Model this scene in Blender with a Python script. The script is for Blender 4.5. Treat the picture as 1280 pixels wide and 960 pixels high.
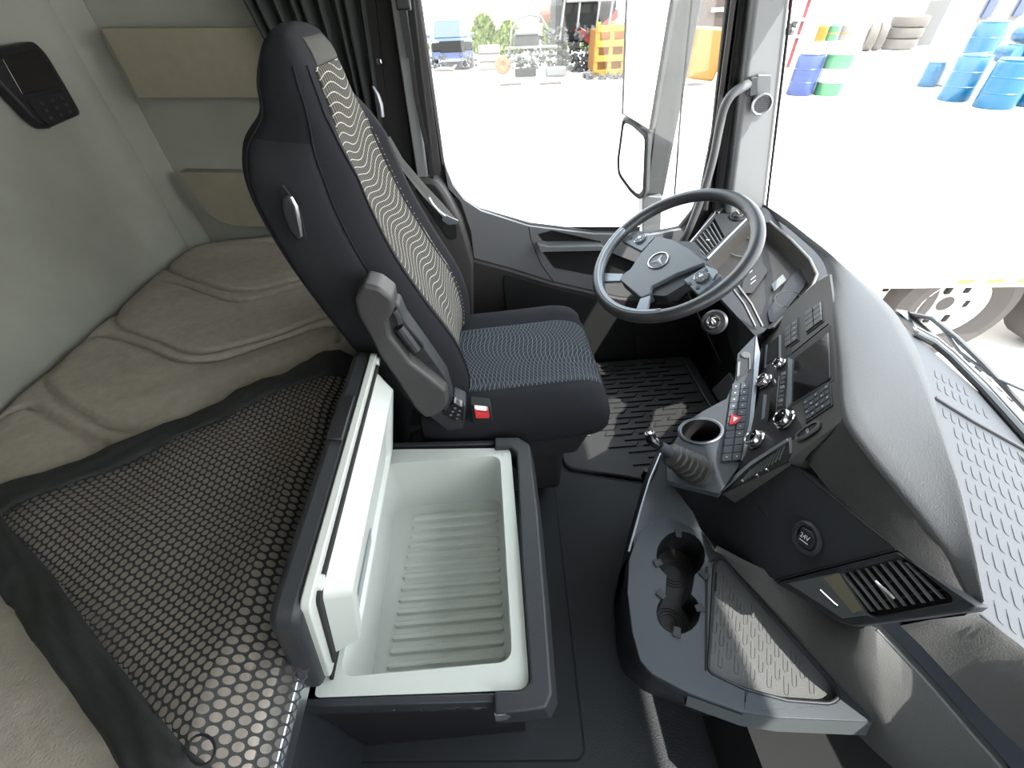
import bpy, bmesh, math, random
import numpy as np
from mathutils import Vector, Matrix
from mathutils.geometry import tessellate_polygon
random.seed(7)
sc = bpy.context.scene
for o in list(bpy.data.objects): bpy.data.objects.remove(o)
C = sc.collection
V = Vector

# ------------------------------------------------------------------ camera
F = 530.0; H = 1.30                         # focal length (1280 wide), eye height over the cab floor
_dn = V((25, 580, F)).normalized()
_dy = V((-50, -480, F)); _dy = (_dy - _dn*_dy.dot(_dn)).normalized()
_up = -_dn; _dx = _dy.cross(_up)
cam = bpy.data.cameras.new('camera'); co = bpy.data.objects.new('camera', cam); C.objects.link(co)
cam.sensor_width = 36; cam.lens = F/1280*36; cam.clip_start = .01; cam.clip_end = 500
R = Matrix(((_dx[0], -_dx[1], -_dx[2]), (_dy[0], -_dy[1], -_dy[2]), (_up[0], -_up[1], -_up[2])))
co.matrix_world = Matrix.Translation((0, 0, H)) @ R.to_4x4()
sc.camera = co

# ------------------------------------------------------------------ world, sun, exposure
w = bpy.data.worlds.new('sky'); sc.world = w; w.use_nodes = True
nt = w.node_tree; nt.nodes.clear()
wo = nt.nodes.new('ShaderNodeOutputWorld'); bg = nt.nodes.new('ShaderNodeBackground')
tc = nt.nodes.new('ShaderNodeTexCoord'); sx = nt.nodes.new('ShaderNodeSeparateXYZ'); rp = nt.nodes.new('ShaderNodeValToRGB')
nt.links.new(tc.outputs['Generated'], sx.inputs[0]); nt.links.new(sx.outputs[2], rp.inputs[0])
rp.color_ramp.elements[0].color = (1, 1, 1, 1); rp.color_ramp.elements[1].color = (.80, .89, 1, 1); rp.color_ramp.elements[1].position = .8
nt.links.new(rp.outputs[0], bg.inputs[0]); bg.inputs[1].default_value = 1.5
nt.links.new(bg.outputs[0], wo.inputs[0])
sd = bpy.data.lights.new('sun', 'SUN'); sd.energy = 2.6; sd.angle = .012; sd.color = (1, .96, .9)
so = bpy.data.objects.new('sun', sd); C.objects.link(so)
SUN = V((.45, -.48, 1)).normalized()
so.rotation_euler = SUN.to_track_quat('Z', 'Y').to_euler()
vs = sc.view_settings; vs.view_transform = 'Standard'; vs.look = 'None'; vs.gamma = 1; vs.exposure = 2.32
sc.view_settings.use_curve_mapping = False

# ------------------------------------------------------------------ measuring: a point of the photograph on a real plane
def ray(px, py):
    v = V((px-640, py-480, F)); return V((v.dot(_dx), v.dot(_dy), v.dot(_up)))
EYE = V((0, 0, H))
def D(px, py, d): r = ray(px, py); return EYE + r*(-d/r.z)          # on the horizontal plane d below the eye
def PY(px, py, y): r = ray(px, py); return EYE + r*(y/r.y)
def PX(px, py, x): r = ray(px, py); return EYE + r*(x/r.x)
def plane(a, b, c):
    n = (b-a).cross(c-a).normalized()
    if n.dot(EYE-a) < 0: n = -n
    return a, n
def PP(px, py, pl, up=0.0):
    r = ray(px, py); p = EYE + r*((pl[0]-EYE).dot(pl[1])/r.dot(pl[1])); return p + pl[1]*up

# ------------------------------------------------------------------ materials
MATS = {}
def mat(name, col, rough=.6, metal=0.0, bump=0.0, bscale=400, mott=0.0, mscale=30, coat=0.0, spec=.5, emis=None, sheen=0.0):
    if name in MATS: return MATS[name]
    m = bpy.data.materials.new(name); m.use_nodes = True; n = m.node_tree; b = n.nodes['Principled BSDF']
    b.inputs['Base Color'].default_value = (*col, 1); b.inputs['Roughness'].default_value = rough
    b.inputs['Metallic'].default_value = metal; b.inputs['Coat Weight'].default_value = coat
    b.inputs['Specular IOR Level'].default_value = spec
    if sheen: b.inputs['Sheen Weight'].default_value = sheen
    t = n.nodes.new('ShaderNodeTexCoord')
    if mott:
        z = n.nodes.new('ShaderNodeTexNoise'); z.inputs['Scale'].default_value = mscale; z.inputs['Detail'].default_value = 6
        n.links.new(t.outputs['Object'], z.inputs['Vector'])
        r = n.nodes.new('ShaderNodeMapRange'); r.inputs[1].default_value = .3; r.inputs[2].default_value = .7
        r.inputs[3].default_value = 1-mott; r.inputs[4].default_value = 1+mott
        n.links.new(z.outputs[0], r.inputs[0])
        x = n.nodes.new('ShaderNodeMix'); x.data_type = 'RGBA'; x.blend_type = 'MULTIPLY'; x.inputs[0].default_value = 1
        x.inputs[6].default_value = (*col, 1); n.links.new(r.outputs[0], x.inputs[7]); n.links.new(x.outputs[2], b.inputs['Base Color'])
    if bump:
        z = n.nodes.new('ShaderNodeTexNoise'); z.inputs['Scale'].default_value = bscale; z.inputs['Detail'].default_value = 3
        n.links.new(t.outputs['Object'], z.inputs['Vector'])
        u = n.nodes.new('ShaderNodeBump'); u.inputs['Strength'].default_value = bump; u.inputs['Distance'].default_value = .002
        n.links.new(z.outputs[0], u.inputs['Height']); n.links.new(u.outputs[0], b.inputs['Normal'])
    if emis: b.inputs['Emission Color'].default_value = (*emis, 1); b.inputs['Emission Strength'].default_value = 1
    MATS[name] = m; return m
def glass(name, tint=(.96, .98, .97)):
    m = bpy.data.materials.new(name); m.use_nodes = True; n = m.node_tree; n.nodes.clear()
    o = n.nodes.new('ShaderNodeOutputMaterial'); t = n.nodes.new('ShaderNodeBsdfTransparent'); g = n.nodes.new('ShaderNodeBsdfGlossy')
    g.inputs['Roughness'].default_value = .02; t.inputs[0].default_value = (*tint, 1)
    fw = n.nodes.new('ShaderNodeLayerWeight'); fw.inputs[0].default_value = .5; x = n.nodes.new('ShaderNodeMixShader')
    f5 = n.nodes.new('ShaderNodeMath'); f5.operation = 'POWER'; f5.inputs[1].default_value = 5; n.links.new(fw.outputs[1], f5.inputs[0])
    f = n.nodes.new('ShaderNodeMath'); f.operation = 'MULTIPLY_ADD'; f.inputs[1].default_value = .5; f.inputs[2].default_value = .04; n.links.new(f5.outputs[0], f.inputs[0])
    n.links.new(f.outputs[0], x.inputs[0]); n.links.new(t.outputs[0], x.inputs[1]); n.links.new(g.outputs[0], x.inputs[2])
    n.links.new(x.outputs[0], o.inputs[0]); MATS[name] = m; return m
def wave_fabric(name, base, line, su, sv, amp, lw, ulw, bend, cross=False):
    """woven cloth with wavy light threads, drawn on the panel's own UVs (metres)"""
    m = bpy.data.materials.new(name); m.use_nodes = True; n = m.node_tree; b = n.nodes['Principled BSDF']
    b.inputs['Roughness'].default_value = .9; b.inputs['Specular IOR Level'].default_value = .2
    uv = n.nodes.new('ShaderNodeUVMap'); s = n.nodes.new('ShaderNodeSeparateXYZ'); n.links.new(uv.outputs[0], s.inputs[0])
    def M(op, a, c=0.0, d=None):
        k = n.nodes.new('ShaderNodeMath'); k.operation = op
        for i, q in enumerate((a, c) if d is None else (a, c, d)):
            if isinstance(q, (int, float)): k.inputs[i].default_value = q
            else: n.links.new(q, k.inputs[i])
        return k.outputs[0]
    def lines(coord, width):
        f = M('FRACT', coord); f = M('ABSOLUTE', M('SUBTRACT', f, .5)); return M('GREATER_THAN', f, .5-width)
    u, v = s.outputs[0], s.outputs[1]
    w1 = M('MULTIPLY', M('SINE', M('ADD', M('MULTIPLY', u, 32), M('MULTIPLY', M('SINE', M('MULTIPLY', v, 14)), 1.7))), amp)
    w2 = M('MULTIPLY', M('SINE', M('MULTIPLY', v, 30)), bend)
    if cross:                                   # two families of bent threads crossing as diamonds
        s1 = M('MULTIPLY', M('SINE', M('ADD', M('MULTIPLY', v, 27), M('MULTIPLY', u, 9))), .017)
        s2 = M('MULTIPLY', M('SINE', M('ADD', M('MULTIPLY', v, 23), 1.9)), .014)
        A = lines(M('MULTIPLY', M('ADD', M('ADD', u, s1), M('MULTIPLY', v, .30)), sv), lw)
        B = lines(M('MULTIPLY', M('ADD', M('ADD', u, s2), M('MULTIPLY', v, -.42)), su), ulw)
    else:
        A = lines(M('MULTIPLY', M('ADD', v, w1), sv), lw)
        B = lines(M('MULTIPLY', M('ADD', u, w2), su), ulw)
    mx = M('MAXIMUM', A, M('MULTIPLY', B, .9 if cross else .6))
    x = n.nodes.new('ShaderNodeMix'); x.data_type = 'RGBA'; n.links.new(mx, x.inputs[0])
    x.inputs[6].default_value = (*base, 1); x.inputs[7].default_value = (*line, 1); n.links.new(x.outputs[2], b.inputs['Base Color'])
    MATS[name] = m; return m
dk = mat('charcoal plastic', (.018, .020, .024), .55, bump=.25, bscale=700)
blk = mat('black plastic', (.009, .009, .011), .45, bump=.1)
vblk = mat('matt black lining', (.006, .006, .006), .9)
gry = mat('mid grey plastic', (.085, .088, .092), .5, bump=.15, bscale=600)
lgry = mat('light grey plastic', (.15, .155, .16), .5, bump=.1, bscale=600)
brn = mat('warm dark plastic', (.040, .035, .034), .6, bump=.2, bscale=500)
soft = mat('soft grained dash skin', (.066, .069, .075), .62, bump=.45, bscale=520)
panel = mat('dark dash panel', (.020, .022, .026), .6, bump=.2, bscale=700)
shelfm = mat('slate satin plastic', (.036, .042, .050), .45, bump=.1)
trayribm = mat('rubber tray liner', (.085, .085, .085), .38, bump=.25, bscale=500)
dashtray = mat('grey moulded dash tray', (.040, .043, .050), .6, bump=.15)
chrome = mat('chrome', (.75, .75, .76), .12, 1)
steel = mat('brushed aluminium', (.62, .64, .67), .32, 1)
silver = mat('satin silver plastic', (.32, .34, .37), .3, .6)
white = mat('white fridge plastic', (.47, .49, .455), .35, mott=.03, mscale=4)
felt = mat('grey wall felt', (.28, .28, .245), .95, bump=.5, bscale=900, mott=.10, mscale=5, spec=.1)
beige = mat('beige vinyl panel', (.235, .21, .155), .75, bump=.3, bscale=700, mott=.05)
matt_m = mat('taupe mattress cloth', (.34, .30, .255), .95, bump=.6, bscale=330, mott=.08, mscale=60, spec=.1)
webb = mat('black webbing', (.012, .014, .013), .8, bump=.7, bscale=60)
netm = mat('black net cord', (.012, .012, .013), .75)
seatf = mat('black seat fabric', (.0095, .010, .0125), .9, bump=.3, bscale=900, spec=.25)
seatside = mat('charcoal seat side fabric', (.016, .017, .020), .85, bump=.3, bscale=900, spec=.25)
tape = mat('grey headrest edge', (.045, .041, .037), .85, bump=.3)
wavb = wave_fabric('wavy back fabric', (.040, .035, .030), (.40, .385, .35), 85, 72, .010, .055, .06, .0015)
wavc = wave_fabric('wavy cushion fabric', (.020, .026, .032), (.13, .14, .145), 92, 92, .006, .055, .055, .006, True)
floorm = mat('dark grained vinyl floor', (.010, .0115, .0145), .6, bump=.6, bscale=260)
rubm = mat('black rubber', (.022, .022, .022), .55, bump=.2)
lcd = mat('dark glossy screen', (.006, .006, .007), .12, coat=.3)
red = mat('red plastic', (.62, .03, .035), .4)
wht = mat('white print', (.8, .8, .8), .5)
keym = mat('grey blue keys', (.050, .058, .070), .45)
curt = mat('dark grey curtain', (.020, .024, .022), .95, bump=.3)
beltm = mat('grey belt webbing', (.20, .20, .19), .7, bump=.3)
win = glass('window glass')
mirr = mat('mirror', (.85, .87, .88), .02, 1)

# ------------------------------------------------------------------ builders
def off(p):
    v = V((0, 0, 0))
    while p is not None: v = v + p.location; p = p.parent
    return v
def obj(name, vs_, fs, m, parent=None, smooth=True, bev=0.0, seg=2, ang=32, uvs=None):
    o_ = off(parent); me = bpy.data.meshes.new(name)
    me.from_pydata([tuple(V(v)-o_) for v in vs_], [], [tuple(f) for f in fs])
    b = bmesh.new(); b.from_mesh(me); bmesh.ops.recalc_face_normals(b, faces=b.faces); b.to_mesh(me); b.free()
    if uvs:
        l = me.uv_layers.new(name='UVMap')
        for lp in me.loops: l.data[lp.index].uv = uvs[lp.vertex_index]
    if smooth:
        for p in me.polygons: p.use_smooth = True
        try: me.set_sharp_from_angle(angle=math.radians(ang))
        except Exception: pass
    me.materials.append(m)
    o = bpy.data.objects.new(name, me); C.objects.link(o); o.parent = parent
    if bev:
        q = o.modifiers.new('bevel', 'BEVEL'); q.width = bev; q.segments = seg; q.limit_method = 'ANGLE'; q.angle_limit = math.radians(35)
    return o
def thing(name, label, cat, loc=(0, 0, 0), group=None):
    o = bpy.data.objects.new(name, None); C.objects.link(o); o.location = loc; o.empty_display_size = .05
    return tag(o, label, cat, group)
def tag(o, label, cat=None, group=None, kind=None):
    if label: o['label'] = label
    if cat: o['category'] = cat
    if group: o['group'] = group
    if kind: o['kind'] = kind
    return o
def struct(o): o['kind'] = 'structure'; return o
def sempty(name, loc=(0, 0, 0)):
    o = bpy.data.objects.new(name, None); C.objects.link(o); o.location = loc; return struct(o)
class MB:
    def __init__(s): s.v = []; s.f = []
    def add(s, vs_, fs):
        k = len(s.v); s.v += [V(v) for v in vs_]; s.f += [tuple(i+k for i in f) for f in fs]; return s
    def box(s, c, sz, rot=None):
        c = V(c); h = V(sz)/2
        vs_ = [V((a*h.x, b*h.y, d*h.z)) for a in (-1, 1) for b in (-1, 1) for d in (-1, 1)]
        if rot: vs_ = [rot @ v for v in vs_]
        return s.add([c+v for v in vs_], [(0, 1, 3, 2), (4, 6, 7, 5), (0, 4, 5, 1), (2, 3, 7, 6), (0, 2, 6, 4), (1, 5, 7, 3)])
    def tube(s, pts, r, n=10, closed=False, cap=True):
        pts = [V(p) for p in pts]; N = len(pts); rr = r if isinstance(r, (list, tuple)) else [r]*N
        base = len(s.v); prev = None
        for i, p in enumerate(pts):
            if closed: t = pts[(i+1) % N]-pts[i-1]
            else: t = pts[min(i+1, N-1)]-pts[max(i-1, 0)]
            t.normalize()
            if prev is None:
                a = V((0, 0, 1)) if abs(t.z) < .9 else V((1, 0, 0)); u = t.cross(a).normalized()
            else: u = (prev-t*prev.dot(t)).normalized()
            prev = u; w_ = t.cross(u)
            for k in range(n):
                A = 2*math.pi*k/n; s.v.append(p+(u*math.cos(A)+w_*math.sin(A))*rr[i])
        for i in range(N if closed else N-1):
            j = (i+1) % N
            for k in range(n): s.f.append((base+i*n+k, base+i*n+(k+1) % n, base+j*n+(k+1) % n, base+j*n+k))
        if cap and not closed:
            s.f.append(tuple(base+k for k in range(n))); s.f.append(tuple(base+(N-1)*n+k for k in range(n)))
        return s
    def lathe(s, prof, c, ax, n=24, ref=None, cap=True):
        c = V(c); ax = V(ax).normalized(); a = V(ref) if ref else (V((0, 0, 1)) if abs(ax.z) < .9 else V((1, 0, 0)))
        u = ax.cross(a).normalized(); w_ = ax.cross(u); base = len(s.v)
        for r, h in prof:
            for k in range(n): A = 2*math.pi*k/n; s.v.append(c+ax*h+(u*math.cos(A)+w_*math.sin(A))*max(r, 1e-5))
        for i in range(len(prof)-1):
            for k in range(n): s.f.append((base+i*n+k, base+i*n+(k+1) % n, base+(i+1)*n+(k+1) % n, base+(i+1)*n+k))
        if cap and prof[0][0] > 1e-4: s.f.append(tuple(base+k for k in range(n)))
        if cap and prof[-1][0] > 1e-4: s.f.append(tuple(base+(len(prof)-1)*n+k for k in range(n)))
        return s
    def slab(s, pts, vec):
        pts = [V(p) for p in pts]; n = len(pts); vec = V(vec)
        return s.add(pts+[p+vec for p in pts], [tuple(range(n)), tuple(range(2*n-1, n-1, -1))]+[(i, (i+1) % n, n+(i+1) % n, n+i) for i in range(n)])
    def plate(s, loops, vec):
        """a flat plate with holes: loops[0] outline, the others openings"""
        loops = [[V(p) for p in l] for l in loops]; vec = V(vec); flat = [p for l in loops for p in l]; n = len(flat)
        tr = tessellate_polygon(loops)
        fs = [tuple(t) for t in tr]+[tuple(n+i for i in reversed(t)) for t in tr]; k = 0
        for l in loops:
            m_ = len(l); fs += [(k+i, k+(i+1) % m_, n+k+(i+1) % m_, n+k+i) for i in range(m_)]; k += m_
        return s.add(flat+[p+vec for p in flat], fs)
    def grid(s, rows, closed=False):
        base = len(s.v); m_ = len(rows[0])
        for r in rows: s.v += [V(p) for p in r]
        for i in range(len(rows)-1):
            for j in range(m_ if closed else m_-1):
                s.f.append((base+i*m_+j, base+i*m_+(j+1) % m_, base+(i+1)*m_+(j+1) % m_, base+(i+1)*m_+j))
        return s
    def done(s, name, m, parent=None, **k): return obj(name, s.v, s.f, m, parent, **k)
def rnd(pts, r, n=5):
    """round the corners of a closed polygon"""
    pts = [V(p) for p in pts]; out = []; N = len(pts)
    for i, p in enumerate(pts):
        a, b = pts[i-1], pts[(i+1) % N]; la, lb = (a-p).length, (b-p).length; q = r[i] if isinstance(r, (list, tuple)) else r
        q = min(q, la*.45, lb*.45)
        if q < 1e-5: out.append(p); continue
        A = p+(a-p).normalized()*q; B = p+(b-p).normalized()*q
        for k in range(n+1): t = k/n; out.append(A*(1-t)**2+p*2*t*(1-t)+B*t*t)
    return out
def smooth_line(pts, n=6):
    pts = [V(p) for p in pts]; out = []
    for i in range(len(pts)-1):
        p0, p1, p2, p3 = pts[max(i-1, 0)], pts[i], pts[i+1], pts[min(i+2, len(pts)-1)]
        for k in range(n):
            t = k/n; out.append(.5*((2*p1)+(p2-p0)*t+(2*p0-5*p1+4*p2-p3)*t*t+(3*p1-p0-3*p2+p3)*t**3))
    return out+[pts[-1]]
def circ(c, n_, r, N=28, r2=None, ref=(0, 0, 1)):
    c = V(c); n_ = V(n_).normalized(); u = n_.cross(V(ref)).normalized(); w_ = n_.cross(u)
    return [c+u*math.cos(2*math.pi*k/N)*r+w_*math.sin(2*math.pi*k/N)*(r2 or r) for k in range(N)]
def lerp2(q, u, v):
    """bilinear point of a quad q = top-left, top-right, bottom-right, bottom-left"""
    return (q[0]*(1-u)+q[1]*u)*(1-v)+(q[3]*(1-u)+q[2]*u)*v
def text(s, pos, right, up_, size, m, parent, name='lettering'):
    cu = bpy.data.curves.new(name, 'FONT'); cu.body = s; cu.size = size; cu.extrude = .0003; cu.align_x = 'CENTER'; cu.align_y = 'CENTER'
    t = bpy.data.objects.new(name, cu); r_ = V(right).normalized(); n_ = r_.cross(V(up_)).normalized(); u_ = n_.cross(r_)
    mw = Matrix((r_, u_, n_)).transposed().to_4x4(); dg = bpy.context.evaluated_depsgraph_get()
    C.objects.link(t); dg.update(); me = bpy.data.meshes.new_from_object(t.evaluated_get(dg)); bpy.data.objects.remove(t)
    o = bpy.data.objects.new(name, me); C.objects.link(o); me.materials.clear(); me.materials.append(m)
    me.transform(Matrix.Translation(V(pos)-off(parent)) @ mw); o.parent = parent; return o

# ================================================================== THE CAB SHELL
ZC = 1.78
def wx(z, y=1.42):                          # rake of the windscreen: x at height z, bowed in the middle
    t = 1-((y-.37)/1.12)**2
    return .975-(z-(H-.64))*.255+.085*max(t, 0)
# floor: raised engine tunnel and the sunken driver's footwell
tun = [(-1.06, -.75), (.62, -.75), (.62, .78), (.52, .80), (.33, 1.03), (.20, 1.12), (-1.06, 1.12)]
o = MB().slab([(x, y, .1) for x, y in tun], (0, 0, -.2)).done('floor', floorm, smooth=False, bev=.006); struct(o)
o = MB().box((-.02, .40, -.05), (2.08, 2.3, .1)).done('floor', vblk, smooth=False); struct(o)
# rear wall and side wall of the sleeper
o = MB().box((-1.091, .40, .85), (.05, 2.4, 1.95)).done('wall_rear', felt, smooth=False); struct(o)
o = MB().plate([[(-1.07, 1.566, -.05), (-.24, 1.566, -.05), (-.24, 1.566, ZC), (-1.07, 1.566, ZC)]], (0, .05, 0)).done('wall_left', felt, smooth=False); struct(o)
o = MB().slab([(-1.066, 1.515, .3), (-1.066, 1.566, .3), (-1.010, 1.566, .3)], (0, 0, ZC-.3)).done('trim_1', felt, smooth=False, bev=.004); struct(o)
# passenger side wall with its window
xs = [(-.10, 1.0), (-.10, 1.72), (.50, 1.72), (.75, .66), (.35, .70), (.05, .80)]  # window front edge pulled back so the wall blocks sun on the floor
o = MB().plate([[(-1.07, -.75, -.05), (1.0, -.75, -.05), (1.0, -.75, .65), (.70, -.75, ZC), (-1.07, -.75, ZC)],
                rnd([(x, -.75, z) for x, z in xs], .06)], (0, -.05, 0)).done('wall_right', brn, smooth=False); struct(o)
o = MB().slab([(x*1.02, -.775, z) for x, z in xs], (0, -.004, 0)).done('window_3', win, smooth=False); struct(o)
# ceiling with the header over the windscreen
rowsC = []
for x_ in (-1.10, -.4, .2, .5):
    rowsC.append([(x_, y, ZC) for y in np.linspace(-.78, 1.56, 9)])
rowsC.append([(wx(ZC, y)+.015, y, ZC-.02) for y in np.linspace(-.78, 1.56, 9)])
mb = MB().grid(rowsC).grid([[V(p)+V((0, 0, .05)) for p in r] for r in rowsC]).done('ceiling', felt); struct(mb)
mb = MB()
mb.grid([[(wx(ZC, y)-.03, y, ZC), (wx(ZC-.05, y)-.01, y, ZC-.08), (wx(ZC-.08, y)+.02, y, ZC-.08), (wx(ZC, y)+.03, y, ZC+.04)] for y in np.linspace(-.78, 1.5, 15)])
struct(mb.done('trim_2', gry))
struct(MB().slab([(.70, -.80, ZC+.02), (.70, 1.58, ZC+.02), (1.0, 1.58, ZC-.09), (1.0, -.80, ZC-.09)], (0, 0, .03)).done('added_sun_visor', mat('added visor plastic', (.02, .02, .02), .5)))  # unseen outside visor, added and lengthened to hold sun off the cab interior
# windscreen
rows = [[(wx(z, y), y, z) for y in np.linspace(-.74, 1.47, 21)] for z in np.linspace(H-.68, ZC-.04, 8)]
struct(MB().grid(rows).done('window_2', win))
# firewall and lower side below the driver's dash
o = MB().plate([[(.94, -.72, -.05), (.94, 1.5, -.05), (.94, 1.5, .66), (.94, -.72, .60)]], (.03, 0, 0)).done('wall_front', vblk, smooth=False); struct(o)

# ------------------------------------------------------------------ driver's door
Yd = 1.50
winpx = [(523, 0), (540, 115), (553, 205), (562, 232), (576, 248), (599, 262), (661, 280), (743, 290), (815, 291), (848, 284), (866, 262), (877, 236), (891, 164), (909, 0)]
Wl = [PY(a, b, Yd) for a, b in winpx]
def ext(a, b, z): t = (z-a.z)/(b.z-a.z); return a+(b-a)*t
Wl = [ext(PY(540, 115, Yd), PY(523, 0, Yd), 1.66)]+Wl+[ext(PY(891, 164, Yd), PY(909, 0, Yd), 1.66)]
door = sempty('door_1', (.35, 1.5, 0))
outer = [(-.30, Yd, -.04), (.955, Yd, -.04), (.99, Yd, .62), (.70, Yd, 1.74), (-.24, Yd, 1.74), (-.25, Yd, .9)]
MB().plate([outer, Wl], (0, .016, 0)).done('door_frame', brn, door, bev=.008)
# lighter sill moulding carrying the pocket and pull handle
sill = [(556, 207), (566, 232), (580, 250), (601, 264), (661, 283), (743, 293), (815, 294), (852, 287), (880, 330), (850, 378), (775, 372), (690, 353), (593, 324), (589, 290), (576, 252), (560, 235)]
pocket = rnd([PY(a, b, 1.47) for a, b in [(671, 293), (690, 288), (752, 302), (747, 307), (681, 307)]], .006)
pocket2 = rnd([PY(a, b, 1.47) for a, b in [(677, 314), (757, 313), (800, 330), (780, 353), (732, 346), (693, 338)]], .012)
MB().plate([[PY(a, b, 1.47) for a, b in sill], pocket, pocket2], (0, .03, 0)).done('sill_moulding', mat('door moulding grey', (.125, .125, .13), .5, bump=.15, bscale=600), door, bev=.006)
MB().slab([PY(a, b, 1.494) for a, b in [(660, 284), (800, 284), (800, 362), (680, 350)]], (0, .004, 0)).done('pocket_lining', vblk, door)
MB().slab(rnd([PY(a, b, 1.44) for a, b in [(672, 306), (685, 309), (752, 308), (760, 313), (676, 315)]], .004), (0, .05, 0)).done('pull_handle', lgry, door, bev=.003)
MB().tube([PY(a, b, 1.47) for a, b in [(661, 284), (664, 300), (676, 330), (692, 352)]], .0016, 6).done('panel_joint', vblk, door)
lp = [PY(a, b, 1.45) for a, b in [(592, 325), (640, 338), (690, 354), (775, 373), (850, 380)]]
low = lp+[V((.90, 1.45, .55)), V((.90, 1.45, 0.0)), V((-.24, 1.45, 0.0)), V((-.24, 1.45, .62))]
MB().slab(low, (0, .05, 0)).done('lower_panel', mat('dark door plastic', (.020, .016, .017), .6, bump=.2), door, bev=.008)
lr = rnd([PY(a, b, 1.445) for a, b in [(628, 342), (700, 362), (790, 385), (800, 470), (640, 470)]], .03)
MB().slab(lr, (0, .008, 0)).done('map_pocket', vblk, door, bev=.003)
# reveal strip round the opening and the glass
ring = Wl
MB().tube([p+V((0, -.006, 0)) for p in ring], .009, 8).done('weather_strip', blk, door)
MB().slab([p+V((0, .008, 0)) for p in ring], (0, .004, 0)).done('window_1', win, smooth=False)
struct(bpy.data.objects['window_1'])

# B pillar: light strip, dark seal, belt storage trim
def post(pts, y, vec, z=1.76, base=None):
    """vertical strip whose left and right edges follow two lines of the photo"""
    (l0, l1), (r0, r1) = pts
    a, b, c, d = PY(*l0, y), PY(*l1, y), PY(*r0, y), PY(*r1, y)
    return MB().slab([ext(b, a, z), ext(d, c, z), d, b], vec)
pil = sempty('trim_3', (-.2, 1.45, 0))
post((((488, 0), (532, 290)), ((506, 0), (538, 250))), 1.43, (0, .04, 0)).done('cover', lgry, pil, bev=.004)
post((((505, 0), (536, 240)), ((517, 0), (546, 240))), 1.455, (0, .04, 0)).done('seal', vblk, pil, bev=.004)
post((((514, 0), (545, 240)), ((524, 0), (552, 212))), 1.485, (0, .02, 0)).done('edge', brn, pil, bev=.004)
post((((455, 0), (480, 330)), ((492, 0), (530, 330))), 1.46, (0, .06, 0)).done('backing', vblk, pil)
bx_ = rnd([PY(a, b, 1.40) for a, b in [(505, 232), (524, 224), (545, 226), (556, 240), (577, 278), (592, 330), (592, 420), (500, 400)]], .02)
MB().slab(bx_, (0, .09, 0)).done('lower_cover', brn, pil, bev=.012)
b2 = rnd([PY(a, b, 1.396) for a, b in [(518, 238), (528, 229), (543, 231), (553, 246), (571, 283), (571, 300), (560, 300)]], .012)
MB().slab(b2, (0, .02, 0)).done('recess', vblk, pil, bev=.003)

# A pillar
pa = sempty('trim_4', (.85, 1.45, .8))
def pst(l0, l1, r0, r1, y, vec, m, nm, bev=.008):
    post(((l0, l1), (r0, r1)), y, vec).done(nm, m, pa, bev=bev)
pst((938, 40), (905, 310), (989, 0), (957, 262), 1.42, (0, .08, 0), lgry, 'cover', .012)
pst((925, 40), (888, 300), (948, 0), (914, 280), 1.46, (0, .06, 0), blk, 'seal_channel')
for k, (u0, u1, r_) in enumerate([((917, 0), (882, 262), .007), ((929, 0), (894, 262), .010), ((941, 0), (907, 262), .010)]):
    a, b = PY(*u0, 1.465), PY(*u1, 1.465)
    MB().tube([ext(b, a, 1.76), b], r_, 10).done('door_seal', [brn, vblk, dk][k], pa)
# black glass edge of the windscreen
a, b = PY(989, 0, 1.415), PY(958, 262, 1.415)
MB().tube([ext(b, a, 1.76), b], .004, 8).done('windscreen_gasket', vblk, pa)
# grab handle
gh = thing('grab_handle', 'grey curved grab handle on the driver side windscreen pillar', 'handle', PY(936, 105, 1.40))
gp = smooth_line([PY(a, b, y) for a, b, y in [(940, 103, 1.44), (930, 108, 1.39), (915, 118, 1.37), (905, 135, 1.37), (899, 160, 1.38), (892, 195, 1.39), (884, 225, 1.40), (874, 255, 1.41), (862, 285, 1.42), (852, 305, 1.44)]], 5)
MB().tube(gp, .0125, 12).done('bar', gry, gh)
MB().slab(rnd([PY(a, b, 1.418) for a, b in [(934, 96), (943, 94), (944, 118), (932, 120)]], .006), (0, -.02, 0)).done('bracket', dk, gh, bev=.004)
# tweeter
tw = thing('door_tweeter', 'small round tweeter speaker on the windscreen pillar cover', 'speaker', PY(951, 130, 1.41))
MB().slab(rnd([PY(a, b, 1.418) for a, b in [(944, 92), (963, 92), (961, 125), (956, 140), (941, 140), (940, 125)]], .008), (0, -.012, 0)).done('housing', gry, tw, bev=.005)
tcn = PY(951, 130, 1.402); tn = V((-.25, -1, .05)).normalized()
MB().lathe([(.0, 0), (.020, 0), (.026, .006), (.028, .012), (.025, .016), (.022, .014), (.021, .010), (.0, .010)], tcn, tn, 28).done('ring', silver, tw)
mb = MB(); u_ = tn.cross(V((0, 0, 1))).normalized(); w_ = tn.cross(u_)
for i in range(-4, 5):
    for j in range(-4, 5):
        if i*i+j*j < 19: mb.box(tcn+tn*.0115+u_*i*.0045+w_*j*.0045, (.002, .002, .002))
tag(mb.done('grille_mesh', vblk, tw), None, kind='stuff')
MB().lathe([(0, .009), (.0205, .009), (.0205, .0112), (0, .0112)], tcn, tn, 24).done('grille', gry, tw)

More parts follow.
